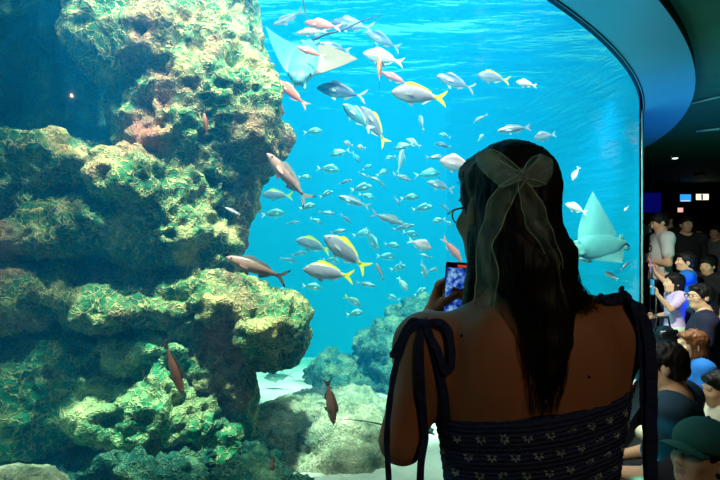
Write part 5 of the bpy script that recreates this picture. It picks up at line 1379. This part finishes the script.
mb = MB(); mb.tube([(-.08,0,.50),(-.06,0,.62),(0,0,.66),(.06,0,.62),(.08,0,.50)], .008, 8); mb.build('handle', mat('tan_leather_strap', (150,104,56), .5), bg); tag(bg, 'tan leather bag standing in front of the man in glasses', 'bag')
P = head_at(Pose(floor_at(693,3.55), 85, 1.16, 'heels', ph=.16, armL=LAP(-1), armR=CHIN(1), head=(0,-4)), 691, 346, 3.5); add_person(P, 'girl with brown bobbed hair in blue tee sitting on the floor', SK_A, BLUE, H_BROWN, CREAM, hair='bob')
P = head_at(Pose(floor_at(722,3.1), 80, 1.08, 'cross', ph=.09, armL=LAP(-1), armR=LAP(1), head=(5,6)), 719, 390, 2.9); add_person(P, 'black-haired child in cream shirt at the right edge of the crowd', SK_B, CREAM, H_BLACK, GREY)
P = head_at(Pose(floor_at(676,2.32), 48, 1.72, 'cross', ph=.085, lean=6, armL=LAP(-1), armR=LAP(1), head=(8,8)), 664, 366, 2.6); add_person(P, 'dark-haired person in dark teal tee sitting nearest behind the cap', SK_B, TEAL, H_BLACK, BLACK, girth=1.12, vox=.009)
P = head_at(Pose(floor_at(700,1.72), 100, 1.60, 'cross', ph=.075, lean=8, armL=LAP(-1), armR=LAP(1), head=(8,-14)), 700, 456, 1.74); pc = add_person(P, 'person under a dark green brimmed cap at the bottom right, face turned left', SK_A, BLACK, H_BLACK, BLACK, vox=.008, hs=.91, hair='capped')
c = P.j['head']; R = P.Rh; h = P.hs
S = SDF(c-.26, c+.30, .006); p4 = lambda x, y, z: c + R @ (np.array([x,y,z])*h)
S.ell(p4(0,-.016,.052), np.array([.098,.116,.090])*h, 0, R); S.cut(p4(0,0,.028), -R[:,2])
V1, Q1 = S.mesh(1)
S = SDF(c-.26, c+.30, .006); S.ell(p4(0,.078,.034), np.array([.082,.085,.012])*h, 0, R)
V2, Q2 = S.mesh(1); lc = (V2-c) @ R; V2 = V2 - np.outer(np.clip((lc[:,0]/.08)**2*.022, 0, .05), R[:,2])
cp = empty('cap', p4(0,0,.03)); mesh_obj('crown', V1-p4(0,0,.03), Q1, CAPC, cp); mesh_obj('brim', V2-p4(0,0,.03), Q2, CAPC, cp)
mb = MB(); mb.ball(p4(0,-.016,.141)-p4(0,0,.03), .008, 8, 6); mb.build('button', CAPC, cp); cp.parent = pc; cp.location = Vector(p4(0,0,.03)-P.loc)
P = Pose(floor_at(592,2.2), 30, 1.14, armL=LAP(-1), armR=LAP(1), head=(10,0)); add_person(P, 'child in white tee glimpsed between the top of the woman and her hanging ribbon', SK_A, WHITE, H_BLACK, DENIM, vox=.009, shoes=BSHOE)
P = Pose(floor_at(716,8.6), 120, 1.70); add_person(P, 'dim standing figure in grey far back at the right edge', SK_B, GREY, H_BLACK, BLACK, shoes=BSHOE)
P = Pose(floor_at(699,9.2), 150, 1.68); add_person(P, 'dim standing figure in black far back under the white lit panel', SK_B, BLACK, H_BLACK, BLACK, shoes=BSHOE)

# --- glossy black bag behind the shoulder ribbons, placard, hanging screens, ceiling streaks
S = SDF((-.35,-.3,-.02), (.35,.3,1.0), .015); S.loft([(0,0,0,.22,.16),(.3,0,0,.25,.18),(.6,.02,0,.22,.16),(.8,.04,0,.14,.1)], 0); V, Q = S.mesh(1)
V = V + vnormals(V, Q)*(.03*ridged(V, 5, 2, 4)-.01)[:,None]; V[:,2] = np.clip(V[:,2], 0, .9)
bb = empty('duffel_bag', floor_at(662,4.0)); bb.scale = (.6,.6,.95); mesh_obj('bag_body', V, Q, mat('black_nylon', (16,18,22), .25, bump=.3), bb)
mb = MB(); mb.tube([(-.1,0,.76),(-.06,0,.9),(.08,0,.9),(.12,0,.76)], .012, 8); mb.build('handle', BLACK, bb); tag(bb, 'glossy black bag standing on the floor left of the lilac child', 'bag')
pl = empty('placard', floor_at(657,6.0)); top = at(657,273,6.0)[2]
mb = MB(); mb.box((-.075,-.012,top-.07), (.075,.012,top+.07)); mb.build('panel', mat('placard_white', (205,212,200), .5), pl, smooth=False)
mb = MB(); mb.box((-.085,-.004,top-.08), (.085,.018,top+.08)); mb.build('panel_frame', mat('placard_frame', (90,94,92), .5), pl, smooth=False)
mb = MB(); mb.tube([(0,.02,0),(0,.02,top-.05)], .012, 8); mb.tube([(0,.02,0),(0,.02,.015)], .13, 20); mb.build('stand', mat('stand_grey', (70,72,74), .4, metal=.6), pl); tag(pl, 'small white placard on a stand below the man in the white tee', 'sign')
def hung(u, v, d, w, h, col, s, label, name):
    c = at(u, v, d); o = empty(name, c)
    mb = MB(); mb.box((-w-.02,-.01,-h-.02), (w+.02,.05,h+.02)); mb.build('housing', mat('screen_housing', (12,12,14), .4), o, smooth=False)
    mb = MB(); mb.box((-w,-.016,-h), (w,-.008,h)); mb.build('screen', mat('screen_'+name, col, .4, var=.35, scale=9, emit=col, estr=s), o, smooth=False)
    mb = MB(); mb.tube([(0,.02,h), (0,.02,CEIL-c[2])], .012, 8); mb.build('mount', BSHOE, o); tag(o, label, 'screen')
    return o
b = hung(685,198,12.5,.135,.085,(40,150,240),1.3,'small blue glowing screen hanging from the far ceiling','hanging_screen')
mb = MB(); mb.box((-.11,-.018,-.075), (.11,-.016,-.06)); mb.build('caption_bar', mat('caption_white', (230,240,250), .4, emit=(230,240,250), estr=1.2), b, smooth=False)
b = hung(702,197,12.5,.15,.07,(255,236,200),1.6,'small warm white lit panel beside the hanging blue screen','hanging_lightbox')
mb = MB(); mb.box((-.03,-.018,-.065), (.012,-.014,.065)); mb.build('divider', mat('panel_divider', (120,70,50), .5), b, smooth=False)
b = hung(680,210,11.8,.06,.05,(250,190,180),1.0,'tiny pinkish lit sign under the hanging blue screen','hanging_sign')
c = at(651,201,11.5); mb = MB(); mb.box((c[0]-.22,c[1],c[2]-.25), (c[0]+.22,c[1]+.05,c[2]+.18)); tag(mb.build('far_glow_panel', mat('far_blue_glow', (16,20,150), .4, emit=(16,20,170), estr=.22), smooth=False), kind='structure')  # glowing panel added for the blue light on the far wall
M_pale = mat('pale_white', (200,215,205), .4)
for (a, b, w, lab) in (((688,104),(726,95),.010,'thin pale ceiling rail, the one nearest the soffit'), ((696,131),(726,128),.016,'thicker pale ceiling rail in the middle of the three'), ((694,175),(706,174),.02,'short pale ceiling rail farthest back')):
    def cp_(u, v): d = (CEIL-.02-CAMZ)*F/(240-v); return at(u, v, d)
    p, q = cp_(*a), cp_(*b); mb = MB(); mb.tube([p, q], w, 8); tag(mb.build('ceiling_streak', M_pale), lab, 'streak')  # pale tubes modelled for the thin streaks on the ceiling
p = cp_(675,158); o = empty('downlight', p); mb = MB(); mb.tube([(0,0,.02),(0,0,-.004)], .06, 20); mb.build('lamp_rim', M_pale, o); mb = MB(); mb.ball((0,0,-.004), (.045,.045,.012), 14, 8); mb.build('bulb', mat('bulb_glow', (240,255,240), .4, emit=(240,255,240), estr=3), o); tag(o, 'small round ceiling downlight beyond the soffit', 'lamp')
# ================================================================== light and camera
def sun(name, d, e, ang=2.0, col=(1,1,1)):
    L = bpy.data.lights.new(name, 'SUN'); L.energy = e; L.angle = math.radians(ang); L.color = col
    o = bpy.data.objects.new(name, L); COL.objects.link(o)
    o.rotation_euler = Vector(d).to_track_quat('-Z', 'Y').to_euler(); o.location = (0, 6, 8)
    return o
def area(name, loc, to, size, e, col):
    L = bpy.data.lights.new(name, 'AREA'); L.energy = e; L.size = size; L.color = col; L.shape = 'DISK'
    o = bpy.data.objects.new(name, L); COL.objects.link(o); o.location = loc
    o.rotation_euler = (Vector(to)-Vector(loc)).to_track_quat('-Z', 'Y').to_euler(); return o
def spot(name, loc, to, ang, e, col, blend=0.6, rad=0.1):
    L = bpy.data.lights.new(name, 'SPOT'); L.energy = e; L.spot_size = math.radians(ang); L.spot_blend = blend; L.color = col; L.shadow_soft_size = rad
    o = bpy.data.objects.new(name, L); COL.objects.link(o); o.location = loc
    o.rotation_euler = (Vector(to)-Vector(loc)).to_track_quat('-Z', 'Y').to_euler(); return o

sun('tank_daylight', (0.0, 0.23, -0.95), 12.8, 3.0, (1.25, 1.0, 0.92))
for (x, y, tx, ty, tz, e) in ((-0.35, 1.98, -0.85, 2.9, 1.7, 30), (-1.6, 1.5, -1.3, 2.6, 1.4, 12), (-0.2, 2.05, -0.3, 3.2, 0.4, 40), (-0.9, 1.7, -1.0, 2.5, 0.5, 26), (0.9, 3.1, 0.2, 4.6, 0.6, 45)):
    area('reef_fill', (x, y, WATER-0.12), (tx, ty, tz), 0.25, e, (1.3, 1.0, 0.85))  # added fills, hidden above the acrylic, to brighten the reef fronts
spot('teal_fill', (1.25, 2.35, 0.12), (1.1, 2.9, 2.75), 50, 130, (0.03, 0.75, 0.80), 0.9, 0.12)  # light added low behind the woman to turn the near soffit teal
spot('blue_fill', (3.55, 4.7, 0.2), (3.35, 5.2, 2.75), 85, 110, (0.01, 0.07, 1.0), 0.8, 0.0)  # added light that turns the far soffit blue, no fixture there
spot('green_fill', (4.2, 4.2, 0.2), (4.4, 4.6, 2.8), 130, 100, (0.15, 1.0, 0.7), 0.8, 0.0)  # added light that greens the hall ceiling, no fixture there

spot('warm_fill', (0.9, -1.6, 2.7), (0.4, 1.0, 1.2), 70, 31, (1.0, 0.77, 0.50), 0.8, 0.0)  # warm fill added behind the camera for the woman's back
spot('crowd_fill', (1.9, 3.6, 2.65), (3.0, 4.4, 0.7), 120, 300, (0.95, 1.0, 0.85), 0.8, 0.0)  # added spot standing in for the tank's light on the crowd

W = bpy.data.worlds.new('hall'); SC.world = W; W.use_nodes = True
W.node_tree.nodes['Background'].inputs['Color'].default_value = (0.02, 0.03, 0.04, 1)
W.node_tree.nodes['Background'].inputs['Strength'].default_value = 0.0

cam = bpy.data.cameras.new('camera'); cam.lens = 26.0; cam.sensor_width = 36.0; cam.clip_start = 0.05
co = bpy.data.objects.new('camera', cam); COL.objects.link(co)
co.location = (0, 0, CAMZ); co.rotation_euler = (math.radians(90), 0, 0)
SC.camera = co
SC.view_settings.view_transform = 'Standard'; SC.view_settings.look = 'None'
SC.view_settings.gamma = 1.0; SC.view_settings.use_curve_mapping = False
SC.view_settings.exposure = 0.0
